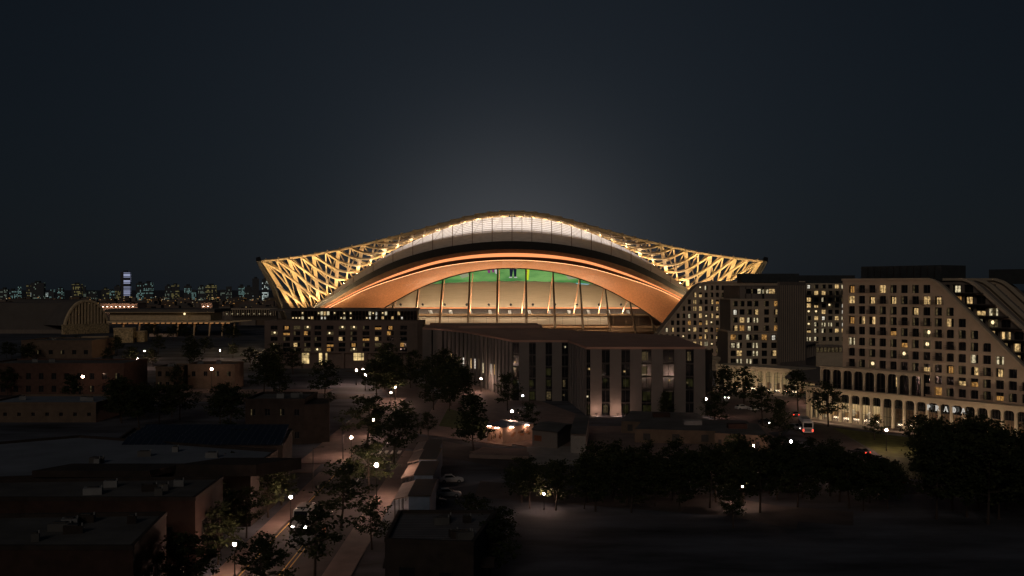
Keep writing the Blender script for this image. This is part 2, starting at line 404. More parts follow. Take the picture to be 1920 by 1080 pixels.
def put_windows(parent, lst, limit=100):
    """lst: (world pos, angle, mesh). The nearest ones each their own part, the remainder one part"""
    b = base_of(parent); lst = sorted(lst, key=lambda q: q[0].y)
    for p, ang, me in lst[:limit]: place('window', me, parent, p-b, ang)
    rest = lst[limit:]
    if rest:
        mb = MB()
        for p, ang, me in rest:
            rot = Matrix.Rotation(ang, 3, 'Z')
            names = [[k for k in M if M[k] == x][0] for x in me.materials]
            off = len(mb.v); mb.v += [rot@v.co+p for v in me.vertices]
            for f in me.polygons: mb.f.append(tuple(off+i for i in f.vertices)); mb.m.append(mb.mi(names[f.material_index]))
        tag(mb.build('window', parent), kind='stuff')
def grid_wall(mb, fr, outline, cols, rows, ww, wh, depth, mat, wins, p_lit=.4, d_off=0.0, arched=.3, rail=.15, litset=LIT, seed=1, s_lo=None, s_hi=None, pier_proud=0.0):
    """piers and spandrels around openings of a wall, clipped to the outline; windows are recessed behind them"""
    rnd = random.Random(seed); rows = sorted(rows); cols = sorted(cols)
    sl = min(p[0] for p in outline) if s_lo is None else s_lo; sh = max(p[0] for p in outline) if s_hi is None else s_hi
    zl = min(p[1] for p in outline); zh = max(p[1] for p in outline)
    edges = [sl]+[e for c in cols for e in (c-ww/2, c+ww/2)]+[sh]
    for a, b in zip(edges[0::2], edges[1::2]):
        if b-a > .01: extr(mb, fr, clip(rect(a, zl, b, zh), outline), d_off-depth, d_off+pier_proud, mat)
    for c in cols:
        zz = [zl]
        for r in rows:
            cell = rect(c-ww/2, r, c+ww/2, r+wh)
            if all(inside(p, outline) for p in cell):
                zz += [r, r+wh]
                v = rnd.choice(litset) if rnd.random() < p_lit else rnd.choice(('dark', 'dark', 'dark1'))
                wins.append((fr.pt(c, r, d_off-depth+.02), fr.ang, win_mesh(ww, wh, v, rnd.random() < arched, rnd.random() < rail)))
        zz.append(zh)
        for a, b in zip(zz[0::2], zz[1::2]):
            if b-a > .01: extr(mb, fr, clip(rect(c-ww/2, a, c+ww/2, b), outline), d_off-depth, d_off, mat)
def arcade(mb, fr, s0, s1, nb, z0, z1, pier, head, depth, mat, rad=.9, d=0.0):
    """row of tall openings with rounded upper corners"""
    w = (s1-s0)/nb; zt = z1-head
    for i in range(nb+1):
        c = s0+w*i; extr(mb, fr, rect(c-pier/2, z0, c+pier/2, z1), d-depth, d, mat)
    for i in range(nb):
        a = s0+w*i+pier/2; b = s0+w*(i+1)-pier/2; N = 10
        def zc(s):
            e = min(s-a, b-s)
            return zt if e >= rad else zt-rad+math.sqrt(max(0, rad*rad-(rad-e)**2))
        ss = [a+rad*(1-math.cos(math.pi/2*k/4)) for k in range(5)]+[b-rad*(1-math.cos(math.pi/2*(4-k)/4)) for k in range(5)]
        for p, q in zip(ss, ss[1:]): extr(mb, fr, [(p, zc(p)), (q, zc(q)), (q, z1), (p, z1)], d-depth, d, mat)
# ================================================================== STADIUM
def spline(pts, x):           # monotone-ish Catmull-Rom through (x, y)
    n = len(pts)
    if x <= pts[0][0]: return pts[0][1]
    if x >= pts[-1][0]: return pts[-1][1]
    for i in range(n-1):
        if x <= pts[i+1][0]: break
    x0, y0 = pts[i]; x1, y1 = pts[i+1]; h = x1-x0
    def slope(j):
        if j == 0: return 0.0 if pts[0][0] == 0 else (pts[1][1]-pts[0][1])/(pts[1][0]-pts[0][0])
        if j == n-1: return (pts[-1][1]-pts[-2][1])/(pts[-1][0]-pts[-2][0])
        a = (pts[j][1]-pts[j-1][1])/(pts[j][0]-pts[j-1][0]); b = (pts[j+1][1]-pts[j][1])/(pts[j+1][0]-pts[j][0])
        return (a+b)/2
    t = (x-x0)/h; m0, m1 = slope(i)*h, slope(i+1)*h
    return (2*t**3-3*t*t+1)*y0+(t**3-2*t*t+t)*m0+(-2*t**3+3*t*t)*y1+(t**3-t*t)*m1
cG = [(0, 502.5), (75, 509), (128, 522.5), (173, 540), (220, 565), (243, 579), (286, 610), (306, 626)]
cL = [(0, 487.5), (125, 498.5), (212, 521), (280, 545), (322, 566), (345, 578), (392, 604), (430, 626)]
cSb = [(0, 481.5), (125, 491.5), (212, 516), (280, 542.5), (324, 564.5), (349, 578), (396, 604), (434, 626)]
cSt = [(0, 474.5), (125, 486), (212, 511.5), (280, 540), (326, 563), (352, 577), (400, 604), (438, 626)]
cFb = [(0, 467), (125, 478.5), (212, 500.5), (255, 518.5), (300, 541.5), (340, 565), (362, 577), (408, 604), (446, 626)]
cFt = [(0, 452), (125, 463.5), (212, 487), (255, 506), (300, 531), (345, 560), (372, 577), (414, 604), (452, 626)]
cGt = [(0, 435.5), (125, 448.5), (212, 473), (255, 494.5), (300, 522), (345, 555.5), (374, 576), (418, 604), (456, 626)]
cWt = [(0, 407), (45, 409), (87, 417), (130, 430.5), (172, 447), (214, 466.5), (253, 489), (297, 517.5), (338, 549), (372, 574.5), (420, 604), (458, 626)]
cO = [(0, 398), (45, 401), (90, 409.5), (135, 421.5), (205, 440.5), (326, 469), (398, 481.5), (470, 490)]
SC = Vector((0, 600, 0))
stadium = thing('stadium', SC, 'large stadium with glowing timber lattice wings and copper arch over a glazed front', 'stadium')
def curve(c, Y, xm=None, n=72):
    xm = xm or c[-1][0]
    return [W(960+xm*k/n, spline(c, abs(xm*k/n)), Y) for k in range(-n, n+1)]
def band(name, c0, Y0, c1, Y1, mat, th=.4, xm=None, smooth=True, back=True):
    A, B = curve(c0, Y0, xm), curve(c1, Y1, xm); mb = MB(); mb.strip(A, B, mat)
    if th:      # thickness away from the viewer
        A2 = [p+Vector((0, th, .25)) for p in A]; B2 = [p+Vector((0, th, .25)) for p in B]
        mb.strip(B2, A2, mat); mb.strip(A2, A, mat); mb.strip(B, B2, mat)
    return mb.build(name, stadium, smooth=False)
band('copper_soffit', cL, 588, cG, 617, 'copper', .6)
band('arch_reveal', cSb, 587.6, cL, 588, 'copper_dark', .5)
band('cove_light', cSt, 588.2, cSb, 587.8, 'strip_orange', .3)
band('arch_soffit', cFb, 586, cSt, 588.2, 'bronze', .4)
band('arch_fascia', cFt, 585.4, cFb, 586, 'black_metal', .8)
zb = band('roof_edge', cGt, 600, cFt, 585.4, 'zinc', .5)
band('clerestory', cWt, 610, cGt, 600.2, 'polycarbonate', 0)
# strip lamp tucked under the arch lip, shining on the copper
A = [p+Vector((0, -.25, -.02)) for p in curve(cL, 588)]
mb = MB(); mb.strip(A, [p+Vector((0, .55, -.12)) for p in A], 'lip_strip'); mb.build('lip_light', stadium)
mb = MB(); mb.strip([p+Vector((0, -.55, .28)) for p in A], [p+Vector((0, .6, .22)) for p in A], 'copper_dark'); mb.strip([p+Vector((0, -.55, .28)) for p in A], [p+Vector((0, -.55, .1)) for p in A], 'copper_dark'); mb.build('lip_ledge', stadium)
# seams and mullions of the clerestory and of the roof edge
N = 41
for k in range(N):
    dx = -372+744*k/(N-1); a = abs(dx)
    p, q, r = W(960+dx, spline(cWt, a), 610), W(960+dx, spline(cGt, a), 600.2), W(960+dx, spline(cFt, a), 585.4)
    mb = MB(); mb.beam([p+Vector((0, -.2, 0)), q+Vector((0, -.2, 0))], Vector((0, -1, .3)), .42 if k % 2 == 0 else .25, .4, 'timber_dark')
    if k % 2 == 0:
        mb2 = MB(); mb2.beam([q+Vector((0, -.1, .15)), r+Vector((0, -.1, .15))], Vector((0, -.5, 1)), .35, .25, 'bronze'); mb2.build('roof_seam', stadium)
    if k < N-1 and k % 2 == 0:
        dx2 = dx+744/(N-1)
        p2 = W(960+dx2, spline(cWt, abs(dx2)), 610); mb.beam([q+Vector((0, .3, 0)), p2+Vector((0, .3, 0))], Vector((0, -1, .3)), .16, .12, 'timber_dark')
    mb.build('clerestory_mullion', stadium)
mb = MB()
for k in range(1, 8):
    t = k/8
    pts = [a*(1-t)+b*t+Vector((0, -.1, 0)) for a, b in zip(curve(cWt, 610, 360, 50), curve(cGt, 600.2, 360, 50))]
    mb.beam(pts, Vector((0, -1, .3)), .16, .12, 'timber_dark')
mb.build('louvre', stadium)

# --- timber lattice: ruled surface from the outer edge O to the inner curve I
mapI = [(0, 0), (100, 103), (200, 206), (240, 250), (280, 291), (327, 331), (372, 362), (420, 388), (470, 412)]
def lin(pts, x):
    for (a, b), (c, d) in zip(pts, pts[1:]):
        if x <= c: return b+(d-b)*(x-a)/(c-a)
    return pts[-1][1]
def inner_y(a):
    if a > 372: return 574.5+(a-372)*.12
    return spline(cWt, a)-.8
def Opt(dx): return W(960+dx, spline(cO, min(470, abs(dx))), 590-8*(min(abs(dx), 470)/470)**2)
def Ipt(dx):
    a = lin(mapI, min(470, abs(dx))); s = 1 if dx >= 0 else -1
    return W(960+s*a, inner_y(a), 622)
def Sp(dx, v, off=0):
    p = Opt(dx)*(1-v)+Ipt(dx)*v
    return p+Vector((0, off, off*.25))
def Sn(dx): 
    a, b = Opt(dx+1)-Opt(dx-1), Ipt(dx)-Opt(dx)
    n = a.cross(b).normalized()
    return n if n.y < 0 else -n
def lattice(sg):
    mb = MB(); step = 23.3; top = 20
    for i in range(0, top+1):
        dx = sg*min(470, i*step+(0 if i else 0)); big = i % 2 == 0
        mb.beam([Sp(dx, v/4, .5 if big else 0) for v in range(5)], Sn(dx), 2.0 if big else .8, .9, 'timber')
        for (kk, w, off, odd) in ((4.2, 1.15, -.6, 0), (1.5, .55, 1.6, 0), (3.0, .6, 5.0, 0), (-1.3, .4, 3.2, 1)):
            if odd and i % 2: continue
            pts = []; n0 = []
            for v in range(9):
                t = v/8; d = i*step-kk*step*t
                if d < 0 or d > 470: continue
                pts.append(Sp(sg*d, t, off)); n0.append(Sn(sg*d))
            if len(pts) > 2: mb.beam(pts, n0, w, .9, 'timber')
        # bars entering from the tip edge
    for j in (2,):
        t0 = j/4
        pts = [Sp(sg*(470-4.2*step*(t-t0)), t, -.6) for t in [t0+(1-t0)*k/6 for k in range(7)]]
        mb.beam(pts, Sn(sg*450), 1.0, .9, 'timber')
    return mb
for sg in (-1, 1): lattice(sg).build('timber_lattice', stadium)
mb = MB(); pts = [Opt(dx)+Vector((0, 0, 0)) for dx in [-470+940*k/80 for k in range(81)]]
mb.beam(pts, Vector((0, -1, -.3)), 1.1, 1.4, 'timber'); mb.build('roof_rim', stadium)
for sg in (-1, 1):
    mb = MB(); a = Opt(sg*470); b = W(960+sg*418, 578, 618)
    mb.beam([a+Vector((sg*1.6, -1, 1.2)), (a+b)/2+Vector((sg*1.6, -1, 0)), b+Vector((sg*1.6, -1, -8))], Vector((0, -1, 0)), 2.2, 3, 'black_metal')
    mb.build('wing_edge', stadium)
# floodlights for the lattice: a row of lamp housings sunk behind the clerestory top
for k in range(34):
    dx = -412+824*k/33; a = abs(dx)
    if a < 372: p = W(960+dx, spline(cWt, a)+2.5, 613.5)
    else: p = W(960+dx, 577.5, 611)
    big = a > 190
    mb = MB(); mb.box(p+Vector((0, 0, -.5)), (1.6, 1, .6), 'black_metal'); mb.box(p, (2.2 if big else 1.6, .8, .25), 'flood' if big else 'flood_mid')
    mb.build('floodlight', stadium)

for sg in (-1, 1):       # added fill row evening out the lattice light, hidden by hotel and apartments
    for k in range(7):
        p = W(960+sg*(318+k*18), 580, 577)
        mb = MB(); mb.box(p+Vector((0, 0, -.5)), (1.8, 1, .6), 'black_metal'); mb.box(p, (2.4, 1.4, .2), 'wing_fill'); mb.build('floodlight', stadium)
# lamp strip behind the white clerestory, weaker toward both ends
for k in range(28):
    x0 = -372+744*k/28; x1 = x0+744/28; a = abs((x0+x1)/2); st = 2.4*max(.5, 1-(a/520)**1.8)
    key = 'clerestory_light_%d' % round(st*10)
    if key not in M: M[key] = emat(key, (1, .88, .78), st)
    def cz(x, f_): return spline(cWt, abs(x))*(1-f_)+spline(cGt, abs(x))*f_
    mb = MB(); mb.face([W(960+x0, cz(x0, .97), 603), W(960+x1, cz(x1, .97), 603), W(960+x1, cz(x1, .35), 613), W(960+x0, cz(x0, .35), 613)], key)
    mb.build('clerestory_light', stadium)

# --- glazed front
Yg = 618
mb = MB(); A = curve(cG, Yg, 306, 40); mb.strip([p for p in A], [Vector((p.x, Yg, 8)) for p in A], 'glass_front'); mb.build('front_glazing', stadium)
mb = MB(); mb.beam(curve(cG, Yg-.6, 306, 50), Vector((0, -1, 0)), 1.0, 1.0, 'black_metal'); mb.build('glazing_rim', stadium)
for dx in (-222, -176, -130, -79, -27, 26, 77, 127, 175, 221, 258):
    a = abs(dx); zt = W(960+dx, spline(cG, a), Yg); lean = dx*.028
    b = W(960+dx+lean*2.2, 640, Yg)
    mb = MB(); mid = (zt+b)/2; mb.tube([b, mid, zt+Vector((0, 0, .3))], [.7, .62, .38], 'column_paint', 8)
    mb.build('front_column', stadium, smooth=True)
for dx, dz in ((-212, 12), (-168, 12), (-122, 11), (-70, 9), (-22, 4), (22, -4), (71, -8), (120, -11), (166, -13), (210, -13)):
    a = abs(dx); p = W(960+dx-dz*.4, spline(cG, a)+4, 626); q = W(960+dx-dz, 588, 640)
    if dx > 0: p = W(960+dx+6, spline(cG, a)+4, 626); q = W(960+dx-4, 588, 640)
    mb = MB(); mb.tube([q, p], [.3, .27], 'copper', 6); mb.build('inner_brace', stadium)
# concourse, upper bowl wall, lower wall, slabs
def Wx(dx, py, Y): return W(960+dx, py, Y)
def arcY(dx, base, sag): return base+sag*(dx/240)**2
mb = MB(); xs = [-300+600*k/40 for k in range(41)]
top = [Wx(x, arcY(x, 524, 14), 668) for x in xs]; bot = [Wx(x, 576.5, 650) for x in xs]
mb.strip(top, bot, 'bowl_wall'); mb.build('bowl_wall', stadium)
mb = MB(); mb.strip([Wx(x, 576.6, 649.6) for x in xs], [Wx(x, 578.6, 649.4) for x in xs], 'strip_orange'); o = mb.build('bowl_light', stadium)
mb = MB(); mb.strip([Wx(x, 578.7, 654) for x in xs], [Wx(x, 588, 646) for x in xs], 'seat_grey'); mb.build('seating_tier', stadium)
mb = MB(); mb.obox(Wx(-330, 592.2, 640), Vector((660*.32, 0, 0)), Vector((0, 22, 0)), Vector((0, 0, 1.1)), 'timber_dark'); mb.build('concourse_slab', stadium)
mb = MB(); mb.obox(Wx(-330, 611, 646), Vector((600*.323, 0, 0)), Vector((0, 1, 0)), Vector((0, 0, 5.4)), 'bowl_wall'); mb.build('lower_wall', stadium)
mb = MB(); mb.obox(Wx(-330, 611.6, 619), Vector((660*.31, 0, 0)), Vector((0, 40, 0)), Vector((0, 0, -.8)), 'interior_floor'); mb.build('concourse_floor', stadium)
mb = MB()
for z in (612, 619): mb.beam([Wx(-300, z, 618.6), Wx(300, z, 618.6)], Vector((0, -1, 0)), .35, .3, 'mullion')
mb.beam([Wx(-300, 590.3, 618.6), Wx(300, 590.3, 618.6)], Vector((0, -1, 0)), .8, .5, 'mullion')
for k in range(25):
    dx = -286+k*23.8; mb.beam([Wx(dx, 591, 618.6), Wx(dx, 622, 618.6)], Vector((0, -1, 0)), .16, .2, 'mullion')
mb.build('transom', stadium)
mb = MB(); mb.obox(Wx(182, 623, 630), Vector((30, 0, 0)), Vector((0, 8, 0)), Vector((0, 0, 10)), 'brown_panel'); mb.build('stair_core', stadium)
for k in range(13):
    dx = -250+k*41.3
    if abs(dx) > 255: continue
    mb = MB(); c = Wx(dx, 571.5, 649.6); mb.tube([c, c+Vector((0, -1.1, .2))], [.75, .8], 'black_metal', 10); mb.build('loudspeaker', stadium)
for k in range(13):
    dx = -228+k*37; mb = MB(); p = Wx(dx, 588.6, 646)
    mb.obox(p, Vector((1.9, 0, 0)), Vector((0, 1, 0)), Vector((-.6, 0, 2.3)), 'hvac'); mb.build('stair_gate', stadium)
# back of house: dark shell behind everything
mb = MB()
mb.strip([Vector((p.x, 676, p.z-3)) for p in curve(cGt, 600, 456, 40)], [Vector((p.x, 676, 0)) for p in curve(cGt, 600, 456, 40)], 'bronze')
mb.strip([p+Vector((0, 0, -1.2)) for p in curve(cGt, 600.5, 456, 40)], [Vector((p.x, 676, p.z-3)) for p in curve(cGt, 600, 456, 40)], 'bronze')
mb.build('roof_shell', stadium)
for sg in (-1, 1):
    mb = MB(); xs2 = [sg*(306+150*k/12) for k in range(13)]
    mb.strip([Wx(x, spline(cL, min(430, abs(x)))+3, 622) for x in xs2], [Vector((Wx(x, 600, 622).x, 622, 0)) for x in xs2], 'bronze'); mb.build('side_wall', stadium)
# video screen with the match picture
scr = MB(); xs3 = [-215+430*k/40 for k in range(41)]
scr.strip([Wx(x, 492, 664) for x in xs3], [Wx(x, arcY(x, 527, 14)+(.5 if k % 3 else -.4), 664) for k, x in enumerate(xs3)], 'video_grass')
scr.strip([Wx(x, arcY(x, 527, 14), 664.4) for x in xs3], [Wx(x, 492, 664.4) for x in xs3], 'black_metal')
screen = scr.build('video_screen', stadium)
def figure(pieces, Y=663.8):
    mb = MB()
    for mat, pts in pieces: mb.face([W(x, y, Y) for x, y in pts][::-1], mat)
    b = base_of(screen); mb.build('screen_figure', screen, origin=SC)
figure([('video_purple', [(912, 500), (920, 500), (919, 512), (915, 512)]), ('video_purple', [(921, 500), (926, 500), (927, 511), (923, 511)])])
figure([('video_white', [(927, 504), (931, 504), (933, 514), (929, 513)])])
figure([('video_black', [(955, 498), (969, 498), (968, 519), (964, 519), (962.5, 505), (960, 519), (956, 519)]), ('video_white', [(955, 519), (960, 519), (960, 521), (954, 521)]), ('video_white', [(964, 519), (969, 519), (970, 521), (964, 521)])])
figure([('video_yellow', [(988, 503), (993, 503), (992, 514), (991, 525), (988, 525), (987, 512)])])
figure([('video_tan', [(860, 514), (876, 511), (880, 518), (866, 522)])])
figure([('video_tan', [(1060, 515), (1075, 514), (1082, 522), (1066, 524)])])
figure([('video_blue', [(1080, 530.2), (1104, 532.5), (1104, 534), (1080, 532.2)])])
# lit lamps of the stadium: wall washers inside and below the copper
def area(name, loc, rot, sx, sy, power, col):
    l = bpy.data.lights.new(name, 'AREA'); l.shape = 'RECTANGLE'; l.size = sx; l.size_y = sy; l.energy = power; l.color = col
    o = bpy.data.objects.new(name, l); COL.objects.link(o); o.location = loc; o.rotation_euler = rot; return o
for k in range(3):      # light heads lying on the concourse, facing up and back to the bowl wall
    area('wall_washer', Wx(-150+150*k, 588, 636), (R(180-25), 0, 0), 44, .8, 18000, (1, .8, .56))
    area('floor_washer', Wx(-150+150*k, 593.8, 640), (R(62), 0, 0), 44, .6, 900, (1, .85, .66))
for k in range(5):      # uplights along the foot of the glass
    dx = -180+90*k
    area('arch_uplight', Wx(dx, 642, 606), (R(180-12), 0, 0), 20, .8, 7600, (1, .62, .32))

# ================================================================== HOTEL (left of the stadium)
def body(mb, fr, outline, d0, d1, mat): extr(mb, fr, outline, d0, d1, mat)
hA, hB = W(496, 540, 450), W(790, 540, 450)
fr = Fr((hA.x, 450), (hB.x, 450))
hotel = thing('hotel_building', (0, 450, 0), 'brown slab hotel with thin flat roof and glowing lobby beside the stadium', 'hotel')
def S(px, f=None, py=600): return (f or fr).sz(px, py)[0]
def Zp(py, Y): return H-(py-HY)*Y/F
wins = []
zt, zs = Zp(601, 450), Zp(662, 450)
mb = MB()
ol = rect(0, zs, S(783), zt)
cols = [S(480+c/3.6) for c in (122, 205, 275, 345, 417, 500, 580, 658, 742, 824, 906, 996)]
rows = [Zp(562+y/3.6, 450) for y in (166, 202, 240, 278, 318, 350)]
grid_wall(mb, fr, ol, cols, rows, 2.9, 1.7, .5, 'brown_panel', wins, .42, rail=0, arched=0, seed=4, litset=['lit_warm-lamp', 'lit_amber-lamp', 'lit_amber-mid', 'lit_warm-left', 'lit_amber-left', 'lit_dim-full', 'lit_amber-low'])
extr(mb, fr, ol, -16, -.5, 'brown_panel')
extr(mb, fr, rect(0, 0, S(783), zs), -16, -1.2, 'brown_panel')
for c in (496, 512, 540, 560, 604, 640, 682, 716, 748, 780): extr(mb, fr, rect(S(c), 0, S(c)+1.2, zs), -1.2, 0, 'brown_panel')
mb.build('wall', hotel)
mb = MB()
for k in range(4): extr(mb, fr, rect(S(783)+.1+k*.55, zs-2, S(783)+.35+k*.55, zt), -.4, .15, 'brown_panel')
extr(mb, fr, rect(S(783), 0, S(790)+.6, zt), -14, -.45, 'brown_panel'); mb.build('corner_fin', hotel)
for k in range(1, 6):
    mb = MB(); z = rows[k-1]-.55; extr(mb, fr, rect(S(540), z, S(768), z+.18), -.45, .12, 'brown_panel'); mb.build('floor_band', hotel)
# glazed top floors with a colonnade of thin posts
mb = MB(); zr = Zp(583, 450); extr(mb, fr, rect(S(544), zt, S(780), zr), -14, -2.6, 'dark_metal'); mb.build('top_storey', hotel)
rnd = random.Random(3)
for r_, (za, zb_) in enumerate(((Zp(599, 450), Zp(593.5, 450)), (Zp(591.5, 450), Zp(584, 450)))):
    for k in range(38):
        v = rnd.choice(['lit_cream-full', 'lit_white-mid', 'lit_warm-lamp', 'lit_warm-full', 'lit_amber-lamp']) if rnd.random() < (.48 if r_ == 0 else .32) else 'dark'
        wins.append((fr.pt(S(547)+k*1.36, za, -2.5), fr.ang, win_mesh(1.1, zb_-za, v)))
mb = MB()
for k in range(40): extr(mb, fr, rect(S(545)+k*1.36, zt, S(545)+k*1.36+.2, zr), -1.0, -.75, 'brown_panel')
mb.build('colonnade', hotel)
mb = MB(); z0 = Zp(582.5, 450)
P = [W(503, 540, 444), W(783, 540, 444), W(787, 540, 474), W(540, 540, 474)]
mb.prism([(p.x, p.y) for p in P], z0, z0+.5, 'canopy_grey'); mb.prism([(p.x*.995, p.y+.6) for p in P], z0+.5, z0+.8, 'canopy_grey'); mb.build('roof', hotel)
for (x0, x1, y0, y1) in ((504, 517, 656, 668), (561, 579, 660, 682), (597, 613, 660, 684), (662, 685, 662, 676), (720, 737, 662, 680)):
    mb = MB(); a0, a1 = S(x0), S(x1); zz0, zz1 = Zp(y1, 450), Zp(y0, 450)
    mb.face([fr.pt(a0, zz0, -1.15), fr.pt(a1, zz0, -1.15), fr.pt(a1, zz1, -1.15), fr.pt(a0, zz1, -1.15)], 'lit_lobby')
    n = max(2, int((a1-a0)/1.3))
    for k in range(n+1): extr(mb, fr, rect(a0+(a1-a0)*k/n-.06, zz0, a0+(a1-a0)*k/n+.06, zz1), -1.15, -1.0, 'dark_metal')
    extr(mb, fr, rect(a0, (zz0+zz1)/2, a1, (zz0+zz1)/2+.1), -1.15, -1.02, 'dark_metal')
    mb.build('lobby_window', hotel)
put_windows(hotel, wins)

# ================================================================== OFFICE with folded walls (centre)
ZR = 17.8
def rp(px, py): 
    Y = (H-ZR)*F/(py-HY); return ((px-960)*Y/F, Y)
front = [rp(*p) for p in ((792, 617), (832, 619.5), (870, 623.5), (915, 631.5), (962, 641), (1065, 641), (1100, 654), (1322, 654))]
backp = [(54, 352), rp(1140, 625), rp(1020, 618), (12.5, 462), (-37, 460)]
off = thing('office_building', (10, 300, 0), 'low office block with folding brown roof edge, tall pale panels and dark glass strips', 'office building')
mb = MB(); foot = front+backp
mb.prism(foot, ZR-.1, ZR+.5, 'office_roof'); mb.build('roof', off)
core = MB(); c0 = [(p[0]+(.7 if i < 8 else -.3), p[1]+1.3) for i, p in enumerate(front)]
core.prism(c0+[(p[0]-.5, p[1]-.5) for p in backp], .1, ZR-.12, 'dark_metal'); core.build('wall', off)
zf = [.0, 3.6, 7.1, 10.6, 14.1]
def panels(a, b, ints, parent, glassname='glass_strip'):
    f = Fr(a, b); prev = 0
    for s0, s1 in ints:
        m_ = MB(); extr(m_, f, rect(s0, .0, s1, ZR-.12), -.9, -.05, 'office_panel'); m_.build('panel', parent)
    gaps = []; c = 0
    for s0, s1 in ints:
        if s0-c > .2: gaps.append((c, s0))
        c = s1
    if f.L-c > .2: gaps.append((c, f.L))
    rr = random.Random(int(a[0]*7)+5)
    for s0, s1 in gaps:
        m_ = MB()
        for k, z in enumerate(zf):
            zt_ = (zf[k+1] if k < 4 else ZR)-.45
            mat = rr.choice((['dark_glass']*5+['lit_dim'] if k > 2 else ['dark_glass']*3+['lit_green', 'lit_green', 'lit_dim']))
            m_.face([f.pt(s0, z, -.7), f.pt(s1, z, -.7), f.pt(s1, zt_, -.7), f.pt(s0, zt_, -.7)], 'dark_glass')
            if mat != 'dark_glass':
                za = z+rr.uniform(.3, 1.0); sa = s0+(s1-s0)*rr.uniform(0, .3); sb = s0+(s1-s0)*rr.uniform(.55, 1)
                m_.face([f.pt(sa, za, -.68), f.pt(sb, za, -.68), f.pt(sb, zt_-.4, -.68), f.pt(sa, zt_-.4, -.68)], mat)
            if rr.random() < .22:
                sa = s0+(s1-s0)*rr.uniform(0, .6); za = z+rr.uniform(.8, 2.2)
                m_.face([f.pt(sa, za, -.66), f.pt(sa+.5, za, -.66), f.pt(sa+.5, za+.5, -.66), f.pt(sa, za+.5, -.66)], rr.choice(['lit_warm', 'lit_dim', 'lit_cream']))
            extr(m_, f, rect(s0, zt_, s1, zt_+.4), -.75, -.45, 'dark_metal')
        mid = (s0+s1)/2; extr(m_, f, rect(mid-.05, 0, mid+.05, ZR-.2), -.7, -.55, 'dark_metal')
        m_.build(glassname, parent)
    return f
# right block: wide panels
fr_ = Fr(front[6], front[7]); L = fr_.L
def so(px): return fr_.sz(px, 700)[0]
panels(front[6], front[7], [(so(780+a/3.272), so(780+b/3.272)) for a, b in ((1070, 1140), (1190, 1260), (1315, 1385), (1445, 1515), (1585, 1655), (1705, 1775))], off)
fm = Fr(front[4], front[5])
panels(front[4], front[5], [(fm.sz(780+a/3.272, 700)[0], fm.sz(780+b/3.272, 700)[0]) for a, b in ((632, 694), (735, 795), (835, 895))], off)
# finned walls
def fins(a, b, n, parent, duty=.5, lit=0):
    f = Fr(a, b); w = f.L/n*duty
    m_ = MB(); m_.face([f.pt(0, 0, -.3), f.pt(f.L, 0, -.3), f.pt(f.L, ZR-.2, -.3), f.pt(0, ZR-.2, -.3)], 'dark_glass')
    if lit:
        for k in range(n):
            if rnd.random() < lit:
                s = k*f.L/n+w; e = (k+1)*f.L/n; z = 5.2+rnd.random(); m_.face([f.pt(s+.1, z, -.28), f.pt(e-.1, z, -.28), f.pt(e-.1, z+3.4, -.28), f.pt(s+.1, z+3.4, -.28)], rnd.choice(['lit_cream', 'lit_warm', 'lit_dim', 'lit_white']))
    m_.build('glass_wall', parent)
    for k in range(n):
        s = k*f.L/n; m_ = MB(); extr(m_, f, rect(s, 0, s+w, ZR-.12), -.3, -.02, 'office_panel'); m_.build('fin', parent)
fins(front[5], front[6], 7, off, .72)
for i, (n, du, li) in enumerate(((2, .8, 0), (5, .55, .7), (6, .55, .75), (7, .6, .3))): fins(front[i], front[i+1], n, off, du, li)
# east end
fe = Fr(front[7], backp[0]); mb = MB(); extr(mb, fe, rect(0, 0, fe.L, ZR-.12), -.8, -.1, 'office_panel'); mb.build('end_wall', off)
fe = Fr((front[7][0]+.1, front[7][1]+.2), (front[7][0]+2.1, front[7][1]+.9)); mb = MB(); extr(mb, fe, rect(0, 0, fe.L, ZR-.3), -3, 0, 'dark_glass'); mb.build('corner_glass', off)
mb = MB(); mb.prism([rp(806, 612), rp(1006, 612), rp(1012, 617), rp(860, 618)], ZR+.5, ZR+1.5, 'office_roof'); mb.build('roof_step', off)

# ================================================================== RIGHT APARTMENTS: block C with the long slope
AC0, AC1 = (82.9, 271.0), (110.9, 231.0)
fA = Fr(AC0, AC1)                                   # arcade plane
fW = Fr(tuple((fA.pt(0, 0, -1.0)).xy), tuple((fA.pt(fA.L, 0, -1.0)).xy))
cb = thing('terraced_apartments', (97, 255, 0), 'big terraced apartment block with one long sloping edge, stepping down to the right', 'apartment building')
def sl(px, py): return fW.sz(px, py)
z8 = 8.45
TOP = sl(1700, 525)[1]
s_left = sl(1580, 560)[0]; s_r = sl(1923, 640)[0]+16
P2 = [sl(1740.6, 524), sl(1751, 527), sl(1761.5, 533.6), sl(1772, 543.5), sl(1786, 557.4), sl(1922, 692)]
dslope = ((P2[-1][0]-P2[-2][0]), (P2[-1][1]-P2[-2][1]))
zend = P2[-1][1]+dslope[1]*(s_r-P2[-1][0])/dslope[0]
TOP = P2[0][1]
if zend < z8: s_r = P2[-1][0]+(z8-P2[-1][1])*dslope[0]/dslope[1]; zend = z8
olC = [(s_left, z8), (s_r, z8)]+([(s_r, zend)] if zend > z8+.01 else [])+P2[::-1]+[(s_left, TOP)]
colpx = [1594.5, 1615.6, 1634.6, 1654.3, 1674.7, 1694.8, 1715.9, 1737, 1758.8, 1781, 1803.9, 1826.7, 1849.6, 1874.2, 1898.8]
ca, cz = sl(colpx[1], 600)[0], sl(colpx[-1], 600)[0]; cp = (cz-ca)/13
cols = [ca+cp*k for k in range(-1, 19)]
rws = [sl(1615, y+6.6)[1] for y in (542.6, 562.7, 582, 601, 620.5, 641, 661.5, 682)]
rp_ = (rws[0]-rws[-1])/7
